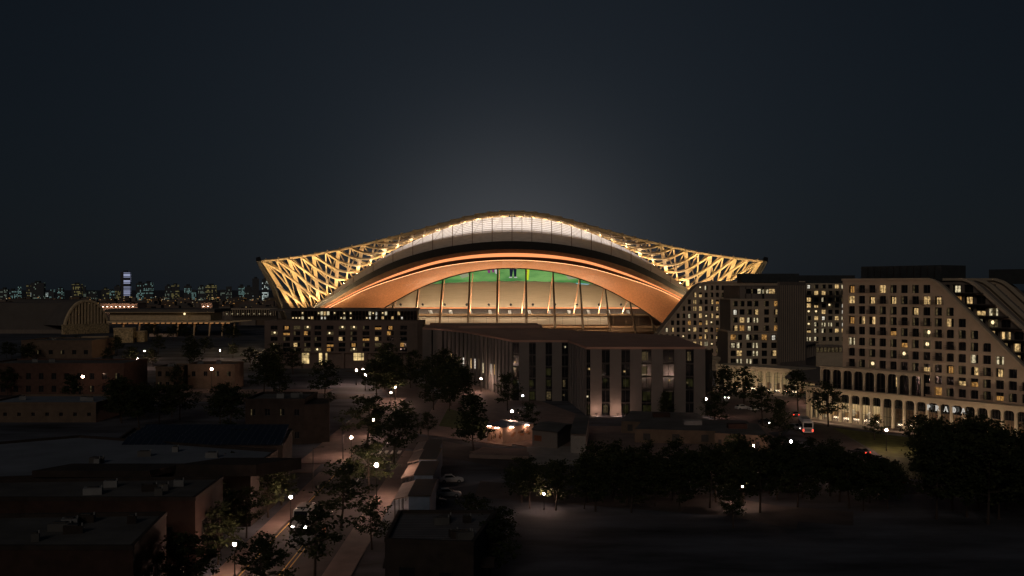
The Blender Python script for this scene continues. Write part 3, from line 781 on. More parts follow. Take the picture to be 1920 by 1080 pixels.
rows = rws+[rws[-1]-rp_, rws[-1]-2*rp_]
wins = []; mb = MB()
grid_wall(mb, fW, olC, cols, rows, cp*.64, rp_*.74, .45, 'stone', wins, .38, arched=.3, rail=.22, seed=21)
extr(mb, fW, olC, -2.2, -.45, 'stone_dark'); mb.build('wall', cb)
# coping along the slope
pts = [(s_left, TOP)]+P2+[(s_r, zend)]
mb = MB(); path = [fW.pt(a, z, 0)+UP*.1 for a, z in pts]
mb.beam(path, fW.n, .5, 1.0, 'stone_pale'); mb.build('coping', cb)
# middle and rear slabs behind, with balconies
def slab(d, dpx, off_top, depth, seed, mat, lit, name, balc=False):
    f = Fr(tuple(fW.pt(0, 0, -d).xy), tuple(fW.pt(fW.L, 0, -d).xy))
    q = [f.sz(x+dpx, y) for x, y in ((1744, 524.5), (1758, 529), (1770, 537), (1782, 548), (1850, 611), (1900, 658))]
    t = q[0][1]; s0 = f.sz(1600, 560)[0]
    ds = (q[-1][0]-q[-2][0], q[-1][1]-q[-2][1]); s1 = q[-1][0]+30; ze = q[-1][1]+ds[1]*30/ds[0]
    if ze < z8: s1 = q[-1][0]+(z8-q[-1][1])*ds[0]/ds[1]; ze = z8
    ol = [(s0, z8), (s1, z8)]+([(s1, ze)] if ze > z8+.01 else [])+q[::-1]+[(s0, t)]
    m_ = MB(); cs = [s0+.4+cp*(k+.5) for k in range(int((s1-s0-1)/cp))]
    rs = [t-3.0-rp_*k for k in range(9)]
    grid_wall(m_, f, ol, cs, rs, cp*(.8 if balc else .56), rp_*.7, .55, mat, wins, lit, arched=.2, rail=0 if balc else .2, seed=seed)
    extr(m_, f, ol, -depth, -.55, 'stone_dark')
    if balc:
        for k, r in enumerate(rs):
            extr(m_, f, clip(rect(s0, r-.3, s1, r-.05), ol), 0, 1.6, 'dark_metal')
    m_.build('wall', cb)
    c_ = MB(); c_.beam([f.pt(a, z, 0)+UP*.1 for a, z in [(s0, t)]+q], f.n, .55, 1.2, 'stone_pale'); c_.build('coping', cb)
slab(6, 62, 0, 3, 31, 'stone_dark', .55, 'mid', True)
slab(15, 88, 0, 2.5, 32, 'stone', .35, 'rear')
slab(25, 122, 0, 3, 33, 'stone', .4, 'far')
b = base_of(cb)
put_windows(cb, [w for w in wins if w[0].x/w[0].y*F+960 < 1945])
# colonnade storey and arcade
mb = MB(); sa0 = fA.sz(1542, 710)[0]; sa1 = fA.sz(1731, 710)[0]
arcade(mb, fA, sa0, sa1, 9, 8.45, 13.7, .42, .5, .5, 'stone_pale', .8, .6)
extr(mb, fA, rect(sa0-.4, 13.7, sa1+.3, 13.95), -2, .75, 'stone_pale')
extr(mb, fA, rect(sa0, 8.45, sa1, 13.68), -.95, -.5, 'dark_glass'); mb.build('upper_colonnade', cb)
for k in range(9):
    mb = MB(); a = sa0+(sa1-sa0)*k/9+.2; w = (sa1-sa0)/9-.4
    for j in range(4): extr(mb, fA, rect(a+w*j/3-.04, 8.6, a+w*j/3+.04, 13.1), -.35, -.25, 'dark_metal')
    for z in (8.6, 9.5): extr(mb, fA, rect(a, z, a+w, z+.06), .2, .26, 'dark_metal')
    mb.build('balcony_rail', cb)
mb = MB(); a, z = fA.sz(1681, 716); mb.face([fA.pt(a-.5, 10.2, -.46), fA.pt(a+.5, 10.2, -.46), fA.pt(a+.5, 12.6, -.46), fA.pt(a-.5, 12.6, -.46)], 'lit_warm'); mb.build('lit_doorway', cb)
mb = MB(); s0, s1 = fA.sz(1522, 760)[0], fA.L+20; nb = 25
arcade(mb, fA, s0, s1, nb, 0, 7.6, .55, .4, .5, 'stone_pale', .75, .6)
extr(mb, fA, rect(s0-.9, 7.6, s1, 8.4), -9, .9, 'stone_pale')
extr(mb, fA, rect(s0-1.2, 8.15, s1, 8.44), .9, 1.3, 'stone_pale'); mb.build('arcade', cb)
# shops behind the arcade: floor, rear wall, shelves, ceiling lamps; one pane per bay
bw = (s1-s0)/nb
for k in range(nb):
    a = s0+bw*k+.28; bq = s0+bw*(k+1)-.28
    mb = MB(); mb.face([fA.pt(a, .2, .0), fA.pt(bq, .2, .0), fA.pt(bq, 7.0, .0), fA.pt(a, 7.0, .0)], 'glass')
    for j in range(4): extr(mb, fA, rect(a+(bq-a)*j/3-.035, .2, a+(bq-a)*j/3+.035, 7), -.05, .06, 'dark_metal')
    for z in (2.6, 4.9): extr(mb, fA, rect(a, z, bq, z+.08), -.04, .05, 'dark_metal')
    mb.face([fA.pt(a, 5.0, -.02), fA.pt(bq, 5.0, -.02), fA.pt(bq, 7.05, -.02), fA.pt(a, 7.05, -.02)], 'dark_glass')
    mb.build('shop_window', cb)
mb = MB(); sm_ = s0+bw*7; extr(mb, fA, rect(s0, 0, sm_, 7.5), -7.2, -7, 'stone_pale'); extr(mb, fA, rect(sm_, 0, s1, 7.5), -5.2, -5, 'bronze'); extr(mb, fA, rect(sm_-.1, 0, sm_, 7.5), -7, -.1, 'stone_pale'); mb.face([fA.pt(s0, .15, -7), fA.pt(s0, .15, -.1), fA.pt(s1, .15, -.1), fA.pt(s1, .15, -7)][::-1], 'paving')
mb.build('shop_interior', cb)
rnd = random.Random(12)
for k in range(nb):
    c = s0+bw*(k+.5); bright = 1 if k < 7 else (.6 if k in (13, 14, 18, 19, 20) else .25)
    if k >= 7 and bright < .5 and k % 3: continue
    mb = MB(); sz_ = .8 if k < 7 else .42
    mb.face([fA.pt(c-sz_, 6.9, -4), fA.pt(c+sz_, 6.9, -4), fA.pt(c+sz_, 6.9, -2.4), fA.pt(c-sz_, 6.9, -2.4)], 'shop_light')
    mb.build('ceiling_lamp', cb)
for k in range(nb):
    mb = MB(); c = s0+bw*(k+.5)
    for j in range(4):
        o = rnd.uniform(-1, 1); hh = rnd.uniform(.7, 2.6); extr(mb, fA, rect(c+o-.3, .2, c+o+.3, .2+hh), -5.2-rnd.random(), -4.6+rnd.random(), rnd.choice(['timber_dark', 'stone_dark', 'white_body', 'bronze', 'timber']))
    mb.build('shop_display', cb)
mb = MB()
fL = Fr(tuple(fA.pt(s0-.8, 0, -9).xy), tuple(fA.pt(s0-.8, 0, .9).xy))
arcade(mb, fL, 0, fL.L, 3, 0, 7.6, .7, .5, .4, 'stone_pale', .9); mb.build('arcade_return', cb)
# roof plant rooms
mb = MB(); fP = Fr(tuple(fW.pt(sl(1592, 520)[0], 0, -5).xy), tuple(fW.pt(sl(1742, 520)[0], 0, -5).xy))
zz = fP.sz(1660, 499)[1]; mb.obox(fP.pt(0, TOP-.2, 0), fP.u*fP.L, -fP.n*10, UP*(zz-TOP+.2), 'plant_room')
for k in range(12): mb.obox(fP.pt(k*fP.L/12, TOP, .02), fP.u*.12, fP.n*.15, UP*(zz-TOP-.1), 'dark_metal')
mb.build('plant_room', cb)
mb = MB(); a = sl(1752, 515)[0]; mb.obox(fW.pt(a-2, TOP-1, -26), fW.u*13, -fW.n*8, UP*3.6, 'plant_room'); mb.build('plant_room', cb)
for k in range(4):       # added fill lights with no visible fixture, brightening the piers
    c = fA.pt(s0+(s1-s0)*(k+.5)/4, .3, 5.5); d = (-fA.n*1.0+UP*.75).normalized()
    o = area('pier_fill', c, d.to_track_quat('-Z', 'Y').to_euler(), 14, .5, 360, (1, .76, .5))
# raised shop lettering on the glass: P R A D A as solid strokes
def letters(parent, fr, s0, z0, h, gap, d):
    t = h*.2; th = h*.07; mb = MB()
    def r(a, b, c, e): extr(mb, fr, rect(x+a*h, z0+b*h, x+c*h, z0+e*h), d, d+.08, 'sign_white')
    def q(p): extr(mb, fr, [(x+u*h, z0+v*h) for u, v in p], d, d+.08, 'sign_white')
    def bowl(z_lo, z_hi):
        zc, ry = (z_lo+z_hi)/2, (z_hi-z_lo)/2
        for k in range(8):
            a0, a1 = -math.pi/2+math.pi*k/8, -math.pi/2+math.pi*(k+1)/8
            q([(.35+.25*math.cos(a0)*.45, zc+(ry-.09)*math.sin(a0)), (.35+.38*math.cos(a0), zc+ry*math.sin(a0)), (.35+.38*math.cos(a1), zc+ry*math.sin(a1)), (.35+.25*math.cos(a1)*.45, zc+(ry-.09)*math.sin(a1))])
    for ch, adv in zip('PRADA', (1, 1, 1, 1, 1)):
        x = s0
        if ch in 'PRD':
            r(.1, 0, .33, 1); r(0, 0, .1, .07); r(.33, 0, .42, .07); r(0, .93, .1, 1); bowl(0 if ch == 'D' else .42, 1)
            if ch == 'R': q([(.36, .42), (.78, 0), (.98, 0), (.56, .42)])
        else:
            q([(.5, 1), (.36, 1), (.06, 0), (.16, 0)]); q([(.36, 1), (.56, 1), (.92, 0), (.66, 0)]); r(.26, .28, .66, .38); r(0, -.001, .06, .07); r(.92, 0, .98, .07)
        s0 += gap
    o = mb.build('shop_sign', None, fr.pt(0, z0, d))
    return tag(o, 'white serif shop lettering mounted across the arcade openings near the right edge', 'shop sign')
ls, lz = fA.sz(1741, 763); le = fA.sz(1812, 775)[0]
letters(cb, fA, ls, 5.5, 1.25, (le-ls-.9)/4, .65)
# ================================================================== RIGHT APARTMENTS: block A next to the stadium
YA = 440.0
fB = Fr(W(1225, 540, YA).xy, W(1512, 540, YA).xy)
ab = thing('sloped_apartments', (90, 410, 0), 'apartment block with sloping left edge and lit windows overlapping the stadium arch', 'apartment building')
def sb(px, py): return fB.sz(px, py)
q = [sb(1228, 636), sb(1300, 545), sb(1306, 538.5), sb(1313, 533.5), sb(1321, 530), sb(1330, 529)]
R_ = sb(1509, 529)[0]; T_ = q[-1][1]
ol = [(q[0][0], 0), (R_, 0), (R_, T_)]+q[::-1]
wins = []; mb = MB()
ca = sb(1220+110/3.6, 600)[0]; cpA = (sb(1220+540/3.6, 600)[0]-ca)/11.35
cols = [ca-cpA+cpA*k for k in range(27)]
cols = [c for c in cols if c < R_-1.5]
rows = [sb(1300, 480+y/3.6)[1]-.95 for y in (215, 263, 310, 355, 404, 451, 498, 545, 593, 640, 688)]
grid_wall(mb, fB, ol, cols, rows, cpA*.54, 1.95, .5, 'stone', wins, .36, arched=.3, rail=.08, seed=41, litset=LIT)
extr(mb, fB, ol, -14, -.5, 'stone_dark'); mb.build('wall', ab)
mb = MB(); mb.beam([fB.pt(a, z, 0)+UP*.1 for a, z in q+[(R_, T_)]], fB.n, .6, 1.4, 'stone_pale'); mb.build('coping', ab)
# front blocks stepping down
def block(Y, x0, x1, y0, y1, colpx, rowpx, ww, wh, seed, lit, name, depth=20, mat='stone'):
    f = Fr(W(x0, 540, Y).xy, W(x1, 540, Y).xy); a1 = f.L; zt_ = Zp(y0, Y); zb_ = max(0, Zp(y1, Y))
    m_ = MB(); o_ = rect(0, zb_, a1, zt_)
    cs = [f.sz(p, 600)[0] for p in colpx]; rs = [Zp(p, Y)-wh/2 for p in rowpx]
    grid_wall(m_, f, o_, cs, rs, ww, wh, .6, mat, wins, lit, arched=.25, rail=.3, seed=seed, litset=['lit_cream-left', 'lit_cream-split', 'lit_warm-full', 'lit_white-mid', 'lit_warm-right', 'lit_amber-full', 'lit_cream-mid'])
    extr(m_, f, o_, -depth, -.6, 'stone_dark'); extr(m_, f, rect(-.2, zt_, a1+.2, zt_+.35), -depth, .25, mat); m_.build('wall', ab)
    return f
c3 = lambda x: 1220+x/3.6
r3 = lambda y: 480+y/3.6
block(382, 1370, 1462, 562.5, 623, [c3(x) for x in (572, 618, 668, 712, 783, 850)], [r3(y) for y in (322, 378, 432, 487)], 1.75, 1.95, 51, .55, 'upper')
block(377, 1365, 1462, 623.2, 690, [c3(x) for x in (558, 600, 665, 708, 768, 832)], [r3(y) for y in (549, 603, 657, 711)], 1.9, 2.0, 52, .45, 'lower')
block(396, 1387, 1470, 537, 562, [c3(x) for x in (622, 660, 700, 744, 775, 820, 892)], [r3(238)], 2.4, 1.8, 53, .6, 'setback', 30, 'stone_dark')
fd = Fr(W(1462, 540, 372).xy, W(1511, 540, 384).xy)
mb = MB(); zt_ = Zp(529, 395); extr(mb, fd, rect(0, 0, fd.L, zt_), -1, 0, 'stone_dark')  # shade of this turned-away wall put into its darker stone colour
for k in range(14): extr(mb, fd, rect(.6+k*fd.L/14.4, 8, .8+k*fd.L/14.4, zt_-1.2), 0, .1, 'stone')
mb.build('end_wall', ab)
mb = MB(); p = W(1391, 513, 420); p2 = W(1498, 529, 420); mb.obox((p.x, 420, Zp(530, 420)), Vector((p2.x-p.x, 0, 0)), Vector((0, 9, 0)), UP*(p.z-p2.z+.2), 'plant_room'); mb.build('plant_room', ab)
mb = MB(); p = W(1440, 540, 460); p2 = W(1603, 540, 460); mb.obox((p.x, 460, Zp(531, 460)), Vector((p2.x-p.x, 0, 0)), Vector((0, 9, 0)), UP*3.4, 'plant_room'); mb.build('plant_room', ab)
put_windows(ab, wins)
# arcade at its foot
def arcade_block(A, B, nb, zt_, name, label, lit, depth=10, pier=.7):
    t = thing(name, (A[0], A[1], 0), label, 'arcade')
    f = Fr(A, B); m_ = MB(); arcade(m_, f, 0, f.L, nb, 0, zt_-.8, pier, .5, .7, 'stone_pale', .8)
    extr(m_, f, rect(-.5, zt_-.8, f.L+.5, zt_), -depth, .4, 'stone_pale'); m_.build('arcade', t)
    m_ = MB(); extr(m_, f, rect(0, 0, f.L, zt_-.9), -depth, -depth+.2, 'stone_pale'); m_.build('rear_wall', t)
    w = f.L/nb; rr = random.Random(len(label))
    for k in range(nb):
        m_ = MB(); a, bq = w*k+pier/2, w*(k+1)-pier/2
        m_.face([f.pt(a, .2, -.6), f.pt(bq, .2, -.6), f.pt(bq, zt_-1.4, -.6), f.pt(a, zt_-1.4, -.6)], 'glass')
        for j in range(3): extr(m_, f, rect(a+(bq-a)*j/2-.04, .2, a+(bq-a)*j/2+.04, zt_-1.4), -.65, -.5, 'dark_metal')
        for z in (2.7, 5.2): extr(m_, f, rect(a, z, bq, z+.09), -.65, -.52, 'dark_metal')
        m_.build('shop_window', t)
        if rr.random() < lit:
            m_ = MB(); c = w*(k+.5); m_.face([f.pt(c-.7, zt_-1.1, -4), f.pt(c+.7, zt_-1.1, -4), f.pt(c+.7, zt_-1.1, -2.2), f.pt(c-.7, zt_-1.1, -2.2)], 'shop_light'); m_.build('ceiling_lamp', t)
        m_ = MB()
        for j in range(3):
            o = rr.uniform(-.8, .8); extr(m_, f, rect(w*(k+.5)+o-.3, .1, w*(k+.5)+o+.3, rr.uniform(.8, 3)), -5.5, -4.6, rr.choice(['timber_dark', 'stone_dark', 'bronze']))
        m_.build('shop_display', t)
    return f
arcade_block((69.5, 361), (90.5, 338), 10, 8.2, 'shopping_arcade', 'pale shopping arcade with round-topped bays at the foot of the stepped apartment block', .85)
arcade_block((73, 395), (84.5, 381), 5, 8.6, 'shopping_arcade', 'short pale arcade piece behind the office corner left of the round-topped shops', .9)

fq = Fr((69.5, 361), (90.5, 338)); d = (-fq.n+UP*.7).normalized()
area('pier_fill', fq.pt(fq.L/2, .3, 5), d.to_track_quat('-Z', 'Y').to_euler(), 26, .5, 620, (1, .76, .5))  # added fill on the arcade front, no fixture stands here
# block B, further back between the two
wins = []
bb = thing('rear_apartments', (135, 485, 0), 'pale apartment block with tall white piers set back between the two larger blocks', 'apartment building')
fC = Fr(W(1508, 540, 485).xy, W(1600, 540, 485).xy); mb = MB()
cs = [fC.sz(c3(x), 600)[0] for x in (1068, 1118, 1168, 1212, 1257, 1302)]
rs = [Zp(r3(y), 485)-.9 for y in (207, 250, 295, 335, 378, 420, 463, 505)]
o_ = rect(0, Zp(647, 485), fC.L, Zp(530.5, 485))
grid_wall(mb, fC, o_, cs, rs+[Zp(r3(556), 485)-1.2], 1.9, 1.9, .5, 'stone_pale', wins, .55, arched=.1, rail=.2, seed=61, pier_proud=.25, litset=['lit_cream-left', 'lit_white-mid', 'lit_warm-full', 'lit_amber-lamp', 'lit_cream-split', 'lit_warm-low'])
extr(mb, fC, rect(0, 0, fC.L, Zp(530.5, 485)), -15, -.5, 'stone_dark'); mb.build('wall', bb)
mb = MB(); extr(mb, fC, rect(-.5, Zp(647, 485), fC.L, Zp(645, 485)), -.4, 1.5, 'stone_pale'); mb.build('ledge', bb)
put_windows(bb, wins)
pod = thing('podium_pavilion', (130, 440, 0), 'low dark pavilion with a lit ribbon window between the apartment blocks', 'pavilion')
f = Fr(W(1530, 540, 440).xy, W(1580, 540, 440).xy); mb = MB()
extr(mb, f, rect(0, 0, f.L, Zp(661, 440)), -8, 0, 'stone_pale'); extr(mb, f, rect(0, Zp(651, 440), f.L, Zp(648, 440)), -8, .3, 'stone_dark'); mb.build('wall', pod)
for k in range(7):
    mb = MB(); a = f.L*k/7; extr(mb, f, rect(a, Zp(661, 440), a+.25, Zp(651, 440)), -3, -.2, 'stone_dark')
    mb.face([f.pt(a+.3, Zp(660, 440), -1), f.pt(a+f.L/7-.1, Zp(660, 440), -1), f.pt(a+f.L/7-.1, Zp(652, 440), -1), f.pt(a+.3, Zp(652, 440), -1)], 'lit_dim'); mb.build('window', pod)
mb = MB(); f = Fr(W(1492, 540, 380).xy, W(1532, 540, 410).xy); extr(mb, f, rect(0, 0, f.L, Zp(646, 400)), -8, -.5, 'stone_dark')
for k in range(9): extr(mb, f, rect(k*f.L/9+.3, 8, k*f.L/9+.8, Zp(648, 400)), -.5, .2, 'stone_dark')
extr(mb, f, rect(-.5, Zp(646, 400), f.L+.5, Zp(644, 400)), -8, .5, 'stone_dark'); mb.build('link_wall', pod)
mb = MB(); mb.prism([gp(1472, 705, 8).xy, gp(1548, 718, 8).xy, gp(1556, 690, 8).xy, gp(1500, 682, 8).xy], 7.2, 7.9, 'stone_dark'); mb.build('terrace_roof', pod)
arcade_block((93.5, 322), (97.0, 312), 4, 7.4, 'shopping_arcade', 'little curved arcade between the tree and the corner of the big terraced block', .3, 8, .5)

# ================================================================== LEFT BACKGROUND: arch hall, long pavilion
YH = 780.0
hall = thing('arch_hall', W(160, 640, YH)*1.0, 'tan barrel-vaulted hall with a slatted arched end wall', 'hall')
fh = Fr(W(119, 540, YH).xy, W(206, 540, YH+28).xy)
def sh(px, py): return fh.sz(px, py)
mb = MB(); zb_ = sh(121, 611)[1]; aL, aR = sh(121, 611)[0], sh(205, 611)[0]; za = sh(160, 562)[1]
def archz(t): return zb_+(za-zb_)*(1-abs(2*t-1)**2.3)**.75
pts = [(aL+(aR-aL)*k/30, archz(k/30)) for k in range(31)]
inn = [(aL+1.6+(aR-aL-3.2)*k/30, zb_+1.0+(archz(k/30)-zb_)*.86) for k in range(31)]
for k in range(30): extr(mb, fh, [inn[k], inn[k+1], pts[k+1], pts[k]], -2.5, 0, 'hall_tan')
for k in range(1, 13):
    t = k/13; a = aL+1.6+(aR-aL-3.2)*t; extr(mb, fh, rect(a-.7, zb_, a+.55, zb_+1+(archz(t)-zb_)*.86), -1.6, -.2, 'hall_tan')
extr(mb, fh, rect(aL-1, 0, aR, zb_+1), -2.5, -.1, 'rough_stone'); mb.build('end_wall', hall)
mb = MB(); extr(mb, fh, [(aL+1, zb_)]+[(aL+1+(aR-aL-2)*k/20, zb_+(archz(k/20)-zb_)*.9) for k in range(20, -1, -1)][::-1]+[(aR-1, zb_)], -3.5, -2.6, 'dark_metal'); mb.build('dark_recess', hall)
mb = MB(); A_ = [fh.pt(a, z, -2.5) for a, z in pts]; B_ = [p+Vector((-75, 60, 0)) for p in A_]; mb.strip(A_, B_, 'canopy_grey'); mb.build('vault_roof', hall, smooth=True)
mb = MB(); p0, p1 = W(-40, 622, 800), W(118, 622, 800); mb.obox((p0.x, 800, 0), Vector((p1.x-p0.x, 0, 0)), Vector((0, 60, 0)), UP*Zp(568, 800), 'canopy_grey'); mb.obox((p0.x, 797, 0), Vector((p1.x-p0.x+3, 0, 0)), Vector((0, 2.9, 0)), UP*Zp(618, 797), 'stone_dark'); mb.build('side_hall', hall)

pav = thing('long_pavilion', W(335, 620, 760), 'long flat pavilion with a thin sweeping canopy edge glowing orange', 'pavilion')
def bx(mb, x0, x1, y0, y1, Y, d, mat): 
    a, b_ = W(x0, y1, Y), W(x1, y0, Y); mb.obox(a, Vector((b_.x-a.x, 0, 0)), Vector((0, d, 0)), UP*(b_.z-a.z), mat)
mb = MB(); bx(mb, 206, 395, 586, 601, 772, 30, 'hall_tan'); mb.build('upper_wall', pav)
mb = MB(); bx(mb, 196, 402, 580, 585.8, 768, 45, 'canopy_grey'); mb.build('roof', pav)
mb = MB(); bx(mb, 196, 402, 585.2, 586.2, 767.6, .3, 'hall_tan'); mb.build('roof_edge', pav)
mb = MB(); mb.strip([W(200, 602, 752), W(330, 601.5, 752), W(430, 601.5, 752), W(472, 600, 752)], [W(200, 605.5, 752), W(330, 605, 752), W(430, 605, 752), W(472, 601.2, 752)], 'hall_tan')
mb.strip([W(200, 602, 752), W(472, 600, 752)], [W(200, 601, 790), W(440, 600.5, 790)], 'canopy_grey'); mb.build('canopy', pav)
for k in range(22):
    mb = MB(); x = 210+k*10.2; bx(mb, x, x+4.6, 605.2, 606.6, 753, 3, 'eave_glow'); mb.build('canopy_lamp', pav)
for x in (232, 262, 290, 334, 365, 394, 418, 440):
    mb = MB(); mb.tube([W(x-2, 632, 756), W(x, 606, 756)], [.5, .7], 'hall_tan', 6); mb.build('post', pav)
mb = MB(); mb.ball(W(346, 588.5, 766), .8, 'room_lamp', 8, 5); mb.build('wall_lamp', pav)
mb = MB(); bx(mb, 280, 330, 626, 634, 745, 4, 'render_wall'); mb.build('ground_wall', pav)
for (x0, x1, y0, y1, Y, lab) in ((150, 191, 634, 668, 610, 'rough tan stone block, lowest and nearest below the arched hall'), (213, 245, 617, 652, 660, 'square rough tan stone block right of the arched hall'), (251, 267, 623, 650, 668, 'narrow rough tan stone block farthest right below the long canopy')):
    bld = thing('stone_block', W((x0+x1)/2, y1, Y).xy.to_3d(), lab, 'building')
    mb = MB(); a, b_ = W(x0, y1, Y), W(x1, y0, Y); d = Vector(((b_.x-a.x), 0, 0))
    mb.obox((a.x, Y, 0), d+Vector((0, 4, 0)), Vector((-3, 14, 0)), UP*b_.z, 'rough_stone'); mb.build('wall', bld)
    mb = MB(); mb.obox((a.x-.3, Y-.3, b_.z), d*1.03+Vector((0, 4, 0)), Vector((-3, 14, 0)), UP*.5, 'hall_tan'); mb.build('parapet', bld)
    mb = MB(); mb.obox((a.x+d.x*.1, Y-.35, 0), d*.25, Vector((0, .3, 0)), UP*3, 'dark_metal'); mb.build('doorway', bld)
def low_building(name, label, x0, x1, ybase, ytop, depth, mat, roofmat, nwin=0, wsz=(1.3, 1.7), skew=0.0, lit=0.0, door=True, parapet=.5, rowz=(1.2,), Y=None, cat='building', litset=LIT):
    """a box house whose front faces the viewer; wall with recessed windows, parapet, roof sheet"""
    Y = Y or H*F/(ybase-HY); A = W(x0, 540, Y); B = W(x1, 540, Y+skew); f = Fr(A.xy, B.xy)
    t = thing(name, (A.x, Y, 0), label, cat); zt_ = Zp(ytop, Y); rr = random.Random(label); w_ = []
    m_ = MB(); o_ = rect(0, 0, f.L, zt_)
    cs = [f.L*(k+.5)/nwin for k in range(nwin)] if nwin else []
    rs = [z for z in rowz if z+wsz[1] < zt_-.3]
    grid_wall(m_, f, o_, cs, rs, wsz[0], wsz[1], .3, mat, w_, lit, arched=0, rail=0, seed=len(label), litset=litset)
    extr(m_, f, o_, -depth, -.3, mat); m_.build('wall', t)
    m_ = MB(); m_.face([f.pt(.3, zt_+.02, -.3), f.pt(f.L-.3, zt_+.02, -.3), f.pt(f.L-.3, zt_+.02, -depth+.3), f.pt(.3, zt_+.02, -depth+.3)], roofmat); m_.build('roof', t)
    m_ = MB()
    for (a, b_, c, d) in ((-.1, f.L+.1, -.35, .12), (-.1, f.L+.1, -depth-.1, -depth+.3)): extr(m_, f, rect(a, zt_-.1, b_, zt_+parapet), c, d, mat)
    for a in (-.1, f.L-.25): extr(m_, f, rect(a, zt_-.1, a+.35, zt_+parapet), -depth+.3, -.35, mat)
    m_.build('parapet', t)
    for k in range(rr.randint(1, 3)):
        m_ = MB(); p = f.pt(rr.uniform(.15, .85)*f.L, zt_+.5, -rr.uniform(.3, .7)*depth); m_.box(p, (1.6, 1.2, 1.0), 'hvac', rr.random()); m_.box(p+UP*.6, (1.1, .8, .2), 'dark_metal'); m_.build('roof_unit', t)
    if w_: put_windows(t, w_)
    return t, f, zt_
low_building('brick_terrace', 'dim brick terrace with dark windows on the far left, lit by a road lamp', -30, 232, 741, 684, 22, 'brick', 'gravel_roof', 11, (1.5, 2), rowz=(1, 5))
low_building('plaster_house', 'pale plaster house behind trees, left of the flat wall by the road lamp', 292, 336, 731, 690, 14, 'tan_wall', 'gravel_roof', 3, rowz=(1, 4.5))
low_building('plaster_house', 'wide plain plaster wall building under the road lamp left of the trees', 352, 440, 729, 685, 12, 'tan_wall', 'gravel_roof', 4, rowz=(4.2,))
low_building('garden_wall_house', 'long low house with small dark openings below the brick terrace', -30, 180, 792, 758, 20, 'tan_wall', 'pale_roof', 8, (.9, .9), rowz=(1.6,))
low_building('warehouse', 'far low warehouse with dark roof left of the arched hall foot', 40, 172, 672, 640, 30, 'tan_wall', 'gravel_roof', 6, (2, 2), rowz=(2,))

# ================================================================== LEFT FOREGROUND: flat warehouses
def roof_block(name, label, poly_px, z, mat, roofmat, cat='warehouse', extra=None):
    """roof corners given where they are seen; walls go straight down to the ground"""
    P = [gp(x, y, z).xy for x, y in poly_px]
    t = thing(name, (P[0].x, P[0].y, 0), label, cat)
    m_ = MB(); m_.prism(P, 0, z, mat, roofmat); m_.build('wall', t)
    n = len(P); c = sum((Vector((p.x, p.y)) for p in P), Vector((0, 0)))/n
    for i in range(n):
        a, b_ = P[i], P[(i+1) % n]; d = (b_-a).normalized(); nn = Vector((d.y, -d.x))
        m_ = MB(); o = Vector((a.x+nn.x*.08, a.y+nn.y*.08, z-.05)); m_.obox(o, Vector((b_.x-a.x, b_.y-a.y, 0)), Vector((-nn.x*.4, -nn.y*.4, 0)), UP*.45, 'yard_wall_shaded'); m_.build('parapet', t)
    rr = random.Random(label); a, b_, d_ = P[0], P[1], P[-1]
    for k in range(6):
        q_ = a+(b_-a)*rr.uniform(.5, .95)+(d_-a)*rr.uniform(.12, .88); m_ = MB(); sx = rr.uniform(.7, 2.2)
        m_.box((q_.x, q_.y, z+.4), (sx, rr.uniform(.7, 1.6), .8), rr.choice(['hvac', 'yard_wall_shaded', 'gravel_roof']), rr.random()*.4); m_.box((q_.x, q_.y, z+.85), (sx*.6, .5, .14), 'dark_metal'); m_.tube([(q_.x+sx*.5, q_.y, z), (q_.x+sx*.5, q_.y, z+1.1)], .09, 'hvac', 6); m_.build('roof_unit', t)
    return t, P, z
def wall_openings(t, a, b_, lst, z, mat='dark_glass'):
    f = Fr(a, b_)
    for s0, s1, z0, z1 in lst:
        if s1 > f.L-.3: continue
        m_ = MB(); extr(m_, f, rect(s0, z0, s1, z1), 0, .06, 'yard_wall_shaded'); extr(m_, f, rect(s0+.12, z0+.12, s1-.12, z1-.12), .05, .075, mat); m_.build('window', t)
t, P, z = roof_block('warehouse', 'flat-roofed warehouse in the bottom left corner, nearest of the row', [(-260, 1030), (250, 1030), (312, 966), (-140, 972)], 8.5, 'yard_brick_shaded', 'gravel_roof')
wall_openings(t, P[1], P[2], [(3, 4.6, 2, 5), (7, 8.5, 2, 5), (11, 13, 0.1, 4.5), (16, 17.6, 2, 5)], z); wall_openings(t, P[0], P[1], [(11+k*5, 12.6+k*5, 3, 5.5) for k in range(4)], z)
t2, P, z = roof_block('warehouse', 'flat-roofed warehouse with end windows, second row up on the left', [(-200, 938), (366, 938), (418, 898), (-120, 906)], 9, 'yard_brick_shaded', 'gravel_roof')
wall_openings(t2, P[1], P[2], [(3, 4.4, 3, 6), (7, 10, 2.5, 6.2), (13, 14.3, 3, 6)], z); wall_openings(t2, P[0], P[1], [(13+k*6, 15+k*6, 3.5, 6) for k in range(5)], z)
t3, P, z = roof_block('warehouse', 'wide warehouse with pale blue-grey roof sheet across the left foreground', [(-150, 905), (470, 882), (520, 848), (150, 820), (-150, 845)], 8.0, 'yard_wall_shaded', 'pale_roof')
m_ = MB(); p = gp(60, 895, 8.2); m_.obox(p, Vector((16, 0, 0)), Vector((3, 6, 0)), UP*.9, 'yard_wall_shaded'); m_.build('roof_light', t3)
m_ = MB(); p = gp(330, 893, 8.2); m_.obox(p, Vector((11, 0, 0)), Vector((5, 6, 0)), UP*1.6, 'yard_wall_shaded'); m_.build('roof_light', t3)
t4, P, z = roof_block('solar_roof_building', 'flat building carrying rows of dark solar panels, left of the brick house', [(205, 838), (530, 840), (548, 808), (250, 806)], 7.5, 'yard_wall_shaded', 'gravel_roof', 'building')
